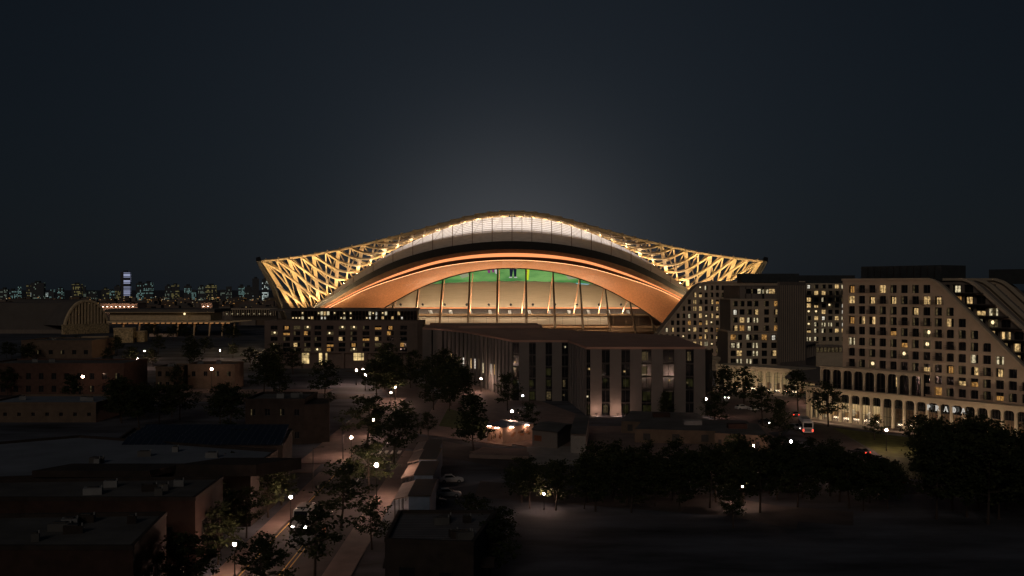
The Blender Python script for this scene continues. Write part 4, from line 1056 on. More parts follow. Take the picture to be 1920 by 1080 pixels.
for r_ in range(5):
    y = 834-r_*6; 
    m_ = MB(); a, b_ = gp(228+r_*9, y, 8.0), gp(528+r_*2, y, 8.0); L_ = b_.x-a.x
    m_.hexa([a, a+Vector((L_, 0, 0)), a+Vector((L_, 3, .9)), a+Vector((0, 3, .9)), a+UP*.1, a+Vector((L_, 0, .1)), a+Vector((L_, 3, 1.0)), a+Vector((0, 3, 1.0))], 'solar')
    tag(m_.build('solar_panel_row', None, a), 'row of dark solar panels on the flat roof, '+('nearest to the viewer', 'second from the front', 'middle one of five', 'second from the back', 'farthest from the viewer')[r_], 'solar panels', 'solar panel rows')
# brick gable house beside the road
hx, f, zt_ = low_building('brick_house', 'two-storey tan house with dark doorway left of the road, beside the solar roof', 460, 570, 826, 752, 16, 'yard_wall_shaded', 'gravel_roof', 4, (1.1, 1.5), rowz=(1.2, 6.2), Y=232)
m_ = MB(); p = f.pt(f.L+.02, 0, 0); m_.obox(p, Vector((5, 3, 0)), Vector((-2, 12, 0)), UP*8.6, 'yard_wall_shaded'); m_.build('side_wing', hx)
m_ = MB(); extr(m_, f, rect(2, 0, 4.2, 3.6), .01, .06, 'dark_metal'); m_.build('door', hx)
# corrugated shed and stalls in the middle foreground
t5, P, z = roof_block('corrugated_shed', 'shed with ribbed tin roof and pale front wall in the centre foreground', [(722, 1016), (888, 1022), (930, 962), (748, 962)], 6.0, 'yard_wall_shaded', 'tin_roof', 'shed')
wall_openings(t5, P[0], P[1], [(1.5, 3.5, .1, 3.4), (6, 7.6, 1.4, 3)], z)
m_ = MB(); p = gp(735, 1058, 0); m_.obox(gp(722, 1046, 3.2)+Vector((0, -.3, 0)), Vector((12.5, .3, 0)), Vector((0, -2, -.6)), UP*.12, 'yard_wall_shaded'); m_.build('lean_to', t5)
for i, (x0, y0, x1, z, w_, mat, lab) in enumerate(((738, 938, 806, 4.6, 12, 'awning', 'flat pale awning unit, nearest in the row right of the road'), (752, 898, 812, 4.6, 12, 'awning', 'pale lit awning unit, second in the row right of the road'), (764, 869, 818, 4.4, 12, 'awning', 'pale awning unit, third in the row right of the road'), (774, 848, 822, 4.2, 11, 'awning', 'small pale awning unit, farthest in the row beside the crossing'))):
    a = gp(x0, y0, z); b_ = gp(x1, y0, z); L_ = (b_.x-a.x)
    t = thing('market_unit', (a.x, a.y, 0), lab, 'market stall', 'market units right of the road')
    m_ = MB(); m_.obox((a.x, a.y, z), Vector((L_*.42, 0, .5)), Vector((0, w_, 0)), UP*.15, mat); m_.build('awning', t)
    m_ = MB(); m_.obox((a.x+L_*.42, a.y-.2, 0), Vector((L_*.58, 0, 0)), Vector((0, w_+.2, 0)), UP*(z+.6), 'blue_tarp'); m_.build('container', t)
    m_ = MB(); m_.obox((a.x+L_*.4, a.y-.5, z+.62), Vector((L_*.63, 0, 0)), Vector((0, w_+.6, 0)), UP*.2, 'dark_metal'); m_.build('roof', t)
    for k in range(3):
        m_ = MB(); m_.tube([(a.x+.15, a.y+.3+k*(w_-.6)/2, 0), (a.x+.15, a.y+.3+k*(w_-.6)/2, z)], .07, 'dark_metal', 5); m_.build('post', t)
    m_ = MB(); m_.obox((a.x+L_*.44, a.y-.26, .1), Vector((1.2, 0, 0)), Vector((0, .05, 0)), UP*2.2, 'dark_metal'); m_.build('door', t)
# the lit painted kiosk in the square, its neighbour, and low sheds to the right
def kiosk(name, label, P, z0, mat, roofmat, gable):
    c = sum((Vector((p[0], p[1])) for p in P), Vector((0, 0)))/len(P)
    t = thing(name, (P[0][0], P[0][1], 0), label, 'kiosk'); m_ = MB()
    m_.prism(P, 0.02, z0, mat); m_.build('wall', t)
    m_ = MB(); Q = [Vector((c.x+(p[0]-c.x)*1.08, c.y+(p[1]-c.y)*1.08, z0+.02)) for p in P]
    a, b_ = (Q[0]+Q[3])/2+UP*gable, (Q[1]+Q[2])/2+UP*gable
    for fc in ([Q[0], Q[1], b_, a], [Q[2], Q[3], a, b_], [Q[1], Q[2], b_], [Q[3], Q[0], a]): m_.face(fc, roofmat)
    m_.build('roof', t); return t
P = [gp(914, 827).xy, gp(943, 833).xy, gp(1000, 824).xy, gp(965, 818).xy]
k1 = kiosk('painted_kiosk', 'peach painted kiosk with mural wall glowing under a lamp in the square', [tuple(p) for p in P], 3.6, 'render_wall', 'blue_tarp', .6)
f = Fr(P[0], P[1]); m_ = MB(); rr = random.Random(2)
for k in range(9):
    a = rr.uniform(.3, f.L-1); zc = rr.uniform(.6, 2.2); w_ = rr.uniform(.3, .8); extr(m_, f, [(a, zc), (a+w_, zc-.2), (a+w_*1.2, zc+.5), (a+w_*.4, zc+.8)], .01, .02, rr.choice(['brick', 'tan_wall', 'timber_dark', 'copper_dark']))
m_.build('mural', k1)
f = Fr(P[1], P[2]); m_ = MB()
for k in range(8):
    a = rr.uniform(.3, f.L-2); zc = rr.uniform(.8, 2.0); w_ = rr.uniform(.5, 1.4); extr(m_, f, [(a, zc), (a+w_, zc-.1), (a+w_*1.2, zc+.4), (a+w_*.4, zc+.5)], .01, .02, rr.choice(['tan_wall', 'copper', 'timber_dark']))
m_.build('mural', k1)
m_ = MB()  # glowing bars added under the eaves to brighten the kiosk walls
for u_ in (.25, .75):
    q_ = P[0].lerp(P[1], u_); m_.box((q_.x-.45, q_.y-.55, 3.5), (.9, .12, .06), 'kiosk_fill')
    q_ = P[1].lerp(P[2], u_); m_.box((q_.x+.25, q_.y-.55, 3.5), (.9, .12, .06), 'kiosk_fill')
m_.build('eave_fill', k1)
P = [gp(998, 836).xy, gp(1045, 842).xy, gp(1072, 826).xy, gp(1030, 820).xy]
k2 = kiosk('grey_kiosk', 'dull grey-brown kiosk with shallow roof right of the glowing painted kiosk', [tuple(p) for p in P], 3.6, 'office_panel', 'gravel_roof', .7)
f = Fr(P[0], P[1]); m_ = MB(); extr(m_, f, rect(.6, 1.2, 2.6, 2.4), .01, .06, 'copper_dark'); m_.build('hatch', k2)
P = [gp(1070, 850).xy, gp(1098, 852).xy, gp(1104, 815).xy, gp(1080, 812).xy]
kiosk('grey_kiosk', 'taller plain grey shed between the kiosk and the dark parking area', [tuple(p) for p in P], 4.2, 'concrete', 'gravel_roof', .4)
for i, (x0, y0, x1, y1, z, lab) in enumerate(((1165, 812, 1330, 795, 2.8, 'long low grey terrace block in front of the office panels'), (1190, 830, 1420, 812, 3.0, 'low wide grey terrace block nearer the black trees'), (1340, 842, 1440, 822, 3.4, 'pale low building with a shallow roof beside the right junction lamp'))):
    P = [gp(x0, y0), gp(x1, y0+6), gp(x1-20, y1), gp(x0+18, y1-4)]
    t = thing('terrace_block', P[0], lab, 'building'); m_ = MB(); m_.prism([p.xy for p in P], .02, z, 'tan_wall', 'gravel_roof'); m_.build('wall', t)
    for k in range(4):
        m_ = MB(); p = P[0].lerp(P[1], (k+.3)/4.2); q_ = P[0].lerp(P[1], (k+.55)/4.2); f = Fr(p, q_); extr(m_, f, rect(0, .6, f.L, 2.1), .01, .05, 'dark_metal'); m_.build('window', t)
    m_ = MB(); cx = (P[0]+P[2])/2; m_.box((cx.x, cx.y, z+.5), (4, 2.4, 1), 'yard_brick_shaded' if i != 1 else 'hvac'); m_.build('roof_unit', t)

# ================================================================== GROUND
mb = MB(); mb.face([(-9000, -300, 0), (9000, -300, 0), (9000, 16000, 0), (-9000, 16000, 0)], 'soil'); struct('ground', mb)
def sheet(name, pts, z, mat, thick=0.0):
    mb = MB()
    if thick: mb.prism([(p[0], p[1]) for p in pts], 0.001, z, mat)
    else: mb.face([(p[0], p[1], z) for p in pts], mat)
    return struct(name, mb)
RL, RR, RC = -32.6, -22.4, -27.3
sheet('road', [(RL, 60), (RR, 60), (RR, 330), (-44, 430), (-70, 440), (-52, 400), (RL-6, 330)], .012, 'asphalt')
sheet('road', [(RR+.01, 226), (40, 150), (44, 163), (RR+.01, 246)], .010, 'asphalt')
sheet('pavement', [(-300, 318), (-60, 320), (-60, 329), (-300, 329.9)], .12, 'paving', 1)
sheet('pavement', [(-300, 353), (-60, 343), (-60, 357), (-300, 357)], .12, 'paving', 1)
sheet('road', [(-300, 330), (-44, 326), (-44, 342), (-300, 352)], .011, 'asphalt')
right_road = [gp(1395, 742), gp(1440, 742), gp(1510, 772), gp(1560, 800), gp(1640, 850), gp(1705, 905), gp(1770, 905), gp(1770, 925), gp(1640, 930), gp(1580, 868), gp(1500, 815), gp(1410, 772)]
def flip(p): return [q_ for q_ in p[::-1]]
sheet('road', flip(right_road), .012, 'asphalt')
sheet('road', [gp(890, 932), gp(1600, 986), gp(1600, 960), gp(900, 902)], .03, 'asphalt')
for a, b_, w_ in ((60, 250, .16),):
    for dx in (-.28, .28):
        sheet('road_marking', [(RC+dx-.08, 60), (RC+dx+.08, 60), (RC+dx+.08, 141), (RC+dx-.08, 141)], .020, 'yellow_paint')
sheet('road_marking', [(RL+.3, 60), (RL+.46, 60), (RL+.46, 215), (RL+.3, 215)], .020, 'yellow_paint')
for k in range(12): sheet('road_marking', [(RC-.1, 150+k*9), (RC+.1, 150+k*9), (RC+.1, 154+k*9), (RC-.1, 154+k*9)], .020, 'white_paint')
for k in range(7): sheet('road_marking', [(RL+.8+k*1.35, 219), (RL+1.5+k*1.35, 219), (RL+1.5+k*1.35, 223), (RL+.8+k*1.35, 223)], .020, 'white_paint')
sheet('pavement', [(RR, 60), (RR+3.4, 60), (RR+3.4, 222), (RR, 222)], .13, 'paving', 1)
sheet('pavement', [(RL-2.8, 60), (RL, 60), (RL, 196), (RL-2.8, 196)], .13, 'paving', 1)
sheet('pavement', [(RL-9, 206), (RL, 206), (RL, 330), (RL-9, 330)], .13, 'paving', 1)
sheet('pavement', [(-60, 196), (RL-4.21, 196), (RL-4.21, 205), (-60, 205)], .13, 'paving', 1)
sheet('plaza', [(RR, 250), (0, 228), (0, 262), (18.5, 262), (18.5, 283), (-2, 360), (-24, 400), (RR, 330)], .12, 'paving', 1)
sheet('plaza', [(0.01, 232), (14, 214), (60, 214), (60, 262), (0.01, 262)], .10, 'paving', 1)
sheet('plaza', [gp(912, 842), gp(988, 842), gp(988, 862), gp(880, 848)][::-1], .135, 'paving', 1)
sheet('plaza', [gp(988, 838), gp(1090, 838), gp(1100, 872), gp(988, 872)][::-1], .128, 'concrete', 1)
sheet('plaza', [(52, 285), (66, 370), (92, 338), (80, 284), (AC0[0]-12, 262), (60, 250)][::-1], .11, 'paving', 1)
sheet('pavement', [fA.pt(-9, 0, 9).xy, fA.pt(fA.L+20, 0, 4).xy, fA.pt(fA.L+20, 0, -6).xy, fA.pt(-9, 0, -6).xy], .13, 'paving', 1)
lawn = [gp(1560, 802), gp(1640, 846), gp(1705, 898), gp(1790, 905), gp(1990, 905), gp(1990, 852), gp(1800, 832)][::-1]
mb = MB(); mb.face([(p.x, p.y, .02) for p in lawn], 'grass'); tag(mb.build('lawn'), kind='structure')
mb = MB(); mb.face([(p.x, p.y, .018) for p in [gp(1370, 785), gp(1440, 785), gp(1440, 812), gp(1370, 812)][::-1]], 'grass'); tag(mb.build('lawn'), kind='structure')
mb = MB(); mb.face([(x, y, .15) for x, y in ((-18, 262), (-6, 250), (-6, 275), (-18, 300))], 'grass'); tag(mb.build('lawn'), kind='structure')
mb = MB(); mb.prism([gp(880, 860).xy, gp(992, 864).xy, gp(992, 856).xy, gp(905, 846).xy][::-1], .13, .9, 'paving'); tag(mb.build('planter_wall'), 'low pale retaining wall ending below the glowing kiosk', 'wall')
# ================================================================== TREES
def make_tree(seed, h, shape, leaf):
    """returns (trunk mesh, crown mesh), unit tree of height h"""
    r = random.Random(seed); tb = MB(); cb_ = MB()
    cw = {'round': .36, 'wide': .46, 'cone': .25, 'thin': .27}[shape]*h; z0 = h*{'round': .26, 'wide': .28, 'cone': .16, 'thin': .32}[shape]
    lean = Vector((r.uniform(-.03, .03)*h, r.uniform(-.03, .03)*h, 0))
    tr = [Vector((0, 0, -.1)), Vector((0, 0, z0*.5))+lean*.3, Vector((0, 0, z0*1.1))+lean, Vector((0, 0, h*.62))+lean*1.3, Vector((0, 0, h*.9))+lean*1.5]
    tb.tube(tr, [h*.022, h*.017, h*.014, h*.008, h*.002], 'bark', 7)
    tips = []
    nb = {'round': 15, 'wide': 17, 'cone': 20, 'thin': 12}[shape]
    for k in range(nb):
        t = (k+.5)/nb; z = z0*1.02+(h*.9-z0)*t; a = k*2.4+r.uniform(-.5, .5)
        if shape == 'cone': rad = cw*(1-t)**.8+.05*h
        else: rad = cw*(math.sin(math.pi*min(1, .18+.82*t))**.6)*r.uniform(.6, 1.15)
        base = tr[2].lerp(tr[4], max(0, min(1, (z-z0*1.1)/(h*.9-z0*1.1))))
        mid = base+Vector((math.cos(a)*rad*.5, math.sin(a)*rad*.5, h*.03)); tip = base+Vector((math.cos(a)*rad, math.sin(a)*rad, h*r.uniform(.03, .11)))
        tb.tube([base, mid, tip], [h*.007, h*.004, h*.0015], 'bark', 4)
        tips += [(tip, 1.0), (mid, .85)]
        for j in range(2):
            s = base.lerp(tip, r.uniform(.5, 1))+Vector((r.gauss(0, 1), r.gauss(0, 1), r.gauss(0, .6)))*cw*.22; tips.append((s, .7))
    tips.append((tr[4], .8))
    for c, sc_ in tips:
        cr = h*r.uniform(.055, .1)*sc_; n = int(34*sc_*(1.25 if shape == 'wide' else 1))
        mat = 'leaf%d' % r.choice((0, 0, 1, 2))
        for k in range(n):
            d = Vector((r.gauss(0, 1), r.gauss(0, 1), r.gauss(0, .55))); p = c+d*cr*.75
            if p.z < z0*.75: continue
            s = r.uniform(.16, .34)*(h/9)**.3; u = Vector((r.gauss(0, 1), r.gauss(0, 1), r.gauss(0, .5))).normalized(); v = u.cross(Vector((r.gauss(0, 1), r.gauss(0, 1), r.gauss(0, 1)))).normalized()
            cb_.face([p-u*s, p+v*s*.55, p+u*s*1.1, p-v*s*.55], mat)
    return tb.mesh('trunk'), cb_.mesh('crown')
VAR = {}
for shape in ('round', 'wide', 'cone', 'thin'):
    for k in range(2 if shape in ('cone', 'thin') else 3): VAR[(shape, k)] = make_tree(100+len(VAR), 10.0, shape, 0)
trr = random.Random(99)
def tree(loc, h, shape, label, group=None, k=None, cat='tree'):
    n = 2 if shape in ('cone', 'thin') else 3; me = VAR[(shape, trr.randrange(n) if k is None else k)]
    t = thing({'round': 'leafy_tree', 'wide': 'spreading_tree', 'cone': 'conical_tree', 'thin': 'slender_tree'}[shape], Vector((loc[0], loc[1], 0)), label, cat, group)
    t.rotation_euler.z = trr.uniform(0, 6.28); s = h/10; w = trr.uniform(.92, 1.12)
    t.scale = (s*w, s*w, s)
    for nm, m_ in zip(('trunk', 'crown'), me):
        o = bpy.data.objects.new(nm, m_); COL.objects.link(o); o.parent = t
    return t
def tpx(px, py, top): 
    p = gp(px, py); return p, (py-top)*p.y/F
single = [   # base px, base py, top py, shape, label
    (590, 1095, 946, 'thin', 'slender street tree standing right of the yellow centre lines, nearest the viewer'),
    (487, 1125, 1008, 'wide', 'bushy tree at the bottom edge beside the nearest street lamp'),
    (352, 1120, 1000, 'wide', 'dark bushy tree at the bottom edge left of the nearest street lamp'),
    (640, 990, 868, 'round', 'tree on the right pavement just above the van'),
    (692, 925, 832, 'wide', 'tree on the right pavement left of the pale awnings'),
    (738, 868, 772, 'wide', 'big tree on the right pavement above the awning row'),
    (688, 838, 742, 'wide', 'broad tree around the street lamp halfway up the road'),
    (760, 815, 752, 'round', 'tree on the crossing corner right of the upper lamps'),
    (803, 823, 772, 'thin', 'small sapling by itself on the pale crossing pavement'),
    (888, 846, 738, 'cone', 'conical tree left of the glowing painted kiosk'),
    (952, 771, 702, 'round', 'round tree in front of the middle office panels'),
    (990, 818, 756, 'round', 'small tree right behind the glowing painted kiosk'),
    (1247, 781, 733, 'cone', 'small conical tree against the right office panels'),
    (1340, 805, 735, 'round', 'tree by the twin lamp at the office corner'),
    (1358, 760, 688, 'round', 'tree left of the arcade, at the far end of the office'),
    (1395, 768, 690, 'round', 'tree standing in front of the round-topped shop arcade'),
    (1430, 800, 722, 'thin', 'loose tree in front of the right end of the shop arcade'),
    (1462, 822, 748, 'cone', 'dense tree left of the bus'),
    (1496, 775, 692, 'thin', 'slender tree on the corner between the two arcades'),
    (1553, 800, 718, 'round', 'tree standing right in front of the first bays of the long arcade'),
    (1375, 868, 815, 'round', 'tree left of the junction lamp above the black trees'),
    (1640, 825, 780, 'round', 'small tree at the lawn lamp before the arcade'),
    (1815, 850, 790, 'thin', 'thin light tree before the right arcade bays'),
    (1850, 862, 815, 'thin', 'low thin tree nearest the right edge of the arcade'),
    (333, 732, 685, 'round', 'tree before the pale plaster house, left of the flat wall'),
    (14, 742, 690, 'round', 'tree at the left edge before the brick terrace'),
    (66, 738, 702, 'round', 'tree right of the left edge before the brick terrace'),
    (137, 770, 700, 'cone', 'tree beside the road lamp before the brick terrace'),
    (1375, 990, 915, 'thin', 'slender tree with a reddish glow behind it in the black tree line'),
    (618, 765, 735, 'thin', 'bare little tree on the bright far pavement'),
]
for px, py, top, shp, lab in single:
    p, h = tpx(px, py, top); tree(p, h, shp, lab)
def scatter(n, x0, x1, y0, y1, h0, h1, label, group, shapes=('round', 'wide', 'round'), seed=1, avoid=None):
    r = random.Random(seed); done = []; tries = 0
    while len(done) < n and tries < 4000:
        tries += 1
        px, py = r.uniform(x0, x1), r.uniform(y0, y1); p = gp(px, py)
        if avoid and avoid(px, py, p): continue
        if any((p-q_).length < 4.2 for q_ in done): continue
        done.append(p); tree(p, r.uniform(h0, h1), r.choice(shapes), label, group)
def near_road(px, py, p): return (RL-2 < p.x < RR+2 and p.y < 330)
scatter(26, 492, 870, 700, 752, 9, 13, 'black leafy tree in the dense dark wood in front of the hotel', 'trees in the dark wood before the hotel', seed=2, avoid=lambda x, y, p: near_road(x, y, p) or (615 < x < 705 and y > 690) or (x > 845 and y > 735))
scatter(7, 775, 870, 735, 775, 8, 11, 'dark leafy tree between the road and the finned office wall', 'trees beside the finned office wall', seed=3, avoid=lambda x, y, p: p.x < -22)
scatter(13, 205, 465, 775, 806, 7, 11, 'black tree in the dense clump behind the solar panel roof', 'trees behind the solar panel roof', seed=4)
scatter(14, 150, 480, 660, 690, 7, 10, 'dark tree in the belt below the long pavilion canopy', 'trees below the long pavilion', seed=5)
scatter(8, 0, 150, 660, 680, 7, 9, 'dark tree far left below the barrel-vaulted hall', 'trees below the barrel-vaulted hall', seed=15)
scatter(9, 270, 480, 628, 642, 8, 11, 'dim green tree right under the long pavilion canopy edge', 'trees under the pavilion canopy', seed=6)
scatter(8, 968, 1110, 928, 964, 5.5, 7.5, 'black tree at the thin left end of the lower middle tree belt', 'trees at the left end of the belt', ('round', 'wide'), seed=17)
scatter(36, 1105, 1600, 905, 962, 6, 9.5, 'black tree in the long tree belt across the lower middle', 'trees in the lower middle belt', ('round', 'wide', 'wide'), seed=7)
scatter(9, 1380, 1590, 890, 916, 4.5, 6.5, 'black tree of the upper belt left of the lawn', 'trees left of the lawn', ('round', 'wide'), seed=8, avoid=lambda x, y, p: 1484 < x < 1556 or abs(y-(815+(x-1500)*.66)) < 22)
scatter(12, 1725, 1825, 852, 885, 7, 9, 'black tree in the clump on the lawn before the arcade', 'trees on the lawn', ('round', 'wide'), seed=9)
scatter(24, 1745, 1990, 905, 985, 9, 12.5, 'black tree in the big clump at the right edge below the lawn', 'trees at the lower right edge', ('wide', 'round'), seed=10)
scatter(6, 1600, 1668, 925, 958, 6, 7.5, 'black tree at the end of the belt beside the lower road', 'trees beside the lower road', ('wide',), seed=11)
scatter(16, 370, 500, 862, 1010, 5.5, 8.5, 'low dark tree in the yard between the warehouses and the road', 'trees in the warehouse yard', ('round', 'wide'), seed=12, avoid=lambda x, y, p: p.x > RL-6 or (x < 425 and y < 975) or x > 470-(y-862)*.4)
scatter(5, 880, 935, 1010, 1080, 4.5, 6.5, 'shrubby dark tree at the right end of the corrugated shed', 'trees beside the corrugated shed', ('wide',), seed=13)
scatter(5, 600, 700, 985, 1040, 4.5, 7, 'dark tree between the right pavement and the corrugated shed', 'trees by the right pavement', ('round',), seed=16, avoid=lambda x, y, p: p.x < -18.5)

for y_, h_ in ((116, 7), (131, 7.5), (145, 6.8), (158, 7.8), (167, 6.5)):  # trees added to cover and darken the lamp-lit end walls
    tree((RL-3.5, y_, 0), h_, 'round', 'added street tree on the left pavement, darkening the lamp-lit warehouse end walls', 'trees added beside the warehouses')
# ================================================================== STREET LAMPS
def lamp_protos():
    mb = MB(); mb.tube([(0, 0, 0), (0, 0, .5)], [.17, .13], 'dark_metal', 8); a = mb.mesh('base')
    mb = MB(); mb.tube([(0, 0, .45), (0, 0, 3.68), (0, 0, 3.8)], [.075, .055, .15], 'dark_metal', 8); b_ = mb.mesh('post')
    mb = MB(); mb.ball((0, 0, 4.0), .21, 'lamp_glow', 10, 6); c = mb.mesh('lamp_globe')
    mb = MB(); mb.tube([(0, 0, 4.22), (0, 0, 4.34), (0, 0, 4.5)], [.2, .1, .02], 'dark_metal', 8); d = mb.mesh('lamp_cap')
    mb = MB(); mb.ball((0, 0, 4.0), .3, 'lamp_glow_cool', 10, 6); e = mb.mesh('lamp_globe')
    mb = MB(); mb.ball((0, 0, 4.0), .26, 'lamp_glow_dim', 10, 6); g = mb.mesh('lamp_globe')
    return a, b_, c, d, e, g
LP = lamp_protos()
def street_lamp(px, py, label, scale=1.0, cool=False, grp='street lamps'):
    Y = (H-4.0*scale)*F/(py-HY); x = (px-960)*Y/F
    t = thing('street_lamp', Vector((x, Y, 0)), label, 'street lamp', grp); t.scale = (scale,)*3
    for nm, m_ in (('base', LP[0]), ('post', LP[1]), ('lamp_globe', LP[5] if scale > 1.5 else LP[4] if cool else LP[2]), ('lamp_cap', LP[3])):
        o = bpy.data.objects.new(nm, m_); COL.objects.link(o); o.parent = t
    return t
for px, py, lab, s, cl in (
    (440, 1020, 'lit street lamp nearest the viewer, at the bottom left of the road', 1, 0),
    (545, 932, 'lit street lamp on the left pavement just above the van', 1, 0),
    (659, 820, 'lit lantern lamp on a dark post at the left pavement, middle of the road', 1, 0),
    (700, 787, 'lit lamp shining inside the broad tree halfway up the road', 1, 0),
    (733, 736, 'lower lamp of the close pair far up the road', 1, 0), (741, 726, 'upper lamp of the close pair far up the road', 1, 0),
    (668, 694, 'left lamp of the three small lamps in front of the hotel', 1.3, 0), (681, 693, 'right upper lamp of the three small lamps in front of the hotel', 1.3, 0), (685, 703, 'lowest lamp of the three small lamps in front of the hotel', 1.3, 0),
    (812, 676, 'lit lamp left of the finned curved office wall', 1.1, 0), (850, 689, 'lit lamp before the lit slits of the finned office wall', 1.1, 0), (902, 710, 'lit lamp before the right part of the finned office wall', 1.1, 0),
    (960, 771, 'lit lamp over the painted kiosk in the square', 1.3, 0),
    (513, 657, 'lit lamp at the left end of the hotel lobby', 1.2, 0), (748, 656, 'cool dim lamp before the right end of the hotel', 1.0, 1),
    (155, 706, 'lit lamp in front of the dim brick terrace', 1.65, 0), (258, 673, 'dim white lamp right of the rough stone blocks', 1, 0), (271, 658, 'dim white lamp just below the narrow rough stone block', 1, 0),
    (397, 692, 'lit lamp above the wide plain plaster wall', 1.8, 0), (413, 657, 'small lit lamp under the dim pavilion trees', 1, 0), (62, 674, 'faint cool lamp at the far left below the hall', .8, 1),
    (1317, 748, 'left lamp of the twin lamps at the office corner', 1.1, 0), (1324, 748, 'right lamp of the twin lamps at the office corner', 1.1, 0),
    (1413, 835, 'lit lamp on the junction above the black tree belt', 1.1, 0), (1483, 828, 'lit lamp in the leaves left of the bus', 1.1, 0),
    (1662, 806, 'lit lamp on the lawn in front of the long arcade', 1.1, 0), (1527, 732, 'small lit lamp at the corner of the long arcade', 1.0, 0), (1358, 688, 'lit lamp before the round-topped shop arcade', 1.0, 0),
    (1020, 926, 'lamp hidden in the left end of the black tree belt, reddening the ground below', .62, 0), (1392, 912, 'lamp hidden in the black tree belt behind the slender reddish tree', .7, 0),
    (706, 872, 'lamp mostly hidden by the trees beside the pale awnings', 1.45, 0),
    (980, 742, 'faint lamp on the far square before the middle office panels', .9, 1)):
    street_lamp(px, py, lab, s, bool(cl))
for x, y, lab in ((-52, 268, 'tall unlit mast on the bright far pavement'), (RL-.6, 178, 'thin unlit pole on the left pavement above the van'), (RL-1.0, 212, 'thin unlit pole beside the lantern lamp')):
    t = thing('utility_pole', Vector((x, y, 0)), lab, 'pole'); mb = MB(); mb.tube([(x, y, 0), (x, y, 7.5)], [.11, .06], 'dark_metal', 7); mb.build('mast', t)
    mb = MB(); mb.tube([(x, y, 7.2), (x+1.4, y, 7.5)], [.05, .04], 'dark_metal', 6); mb.build('bracket', t)
    mb = MB(); mb.box((x+1.6, y, 7.5), (.6, .25, .12), 'dark_metal'); mb.build('lamp_head', t)
p = gp(608, 1013); t = thing('traffic_sign', p, 'small red and orange upright sign at the right kerb beside the near tree', 'sign')
mb = MB(); mb.tube([p, p+UP*1.5], .04, 'dark_metal', 6); mb.build('post', t)
mb = MB(); mb.box(p+Vector((0, -.06, 1.6)), (.42, .05, 1.2), 'copper'); mb.build('sign_panel', t)

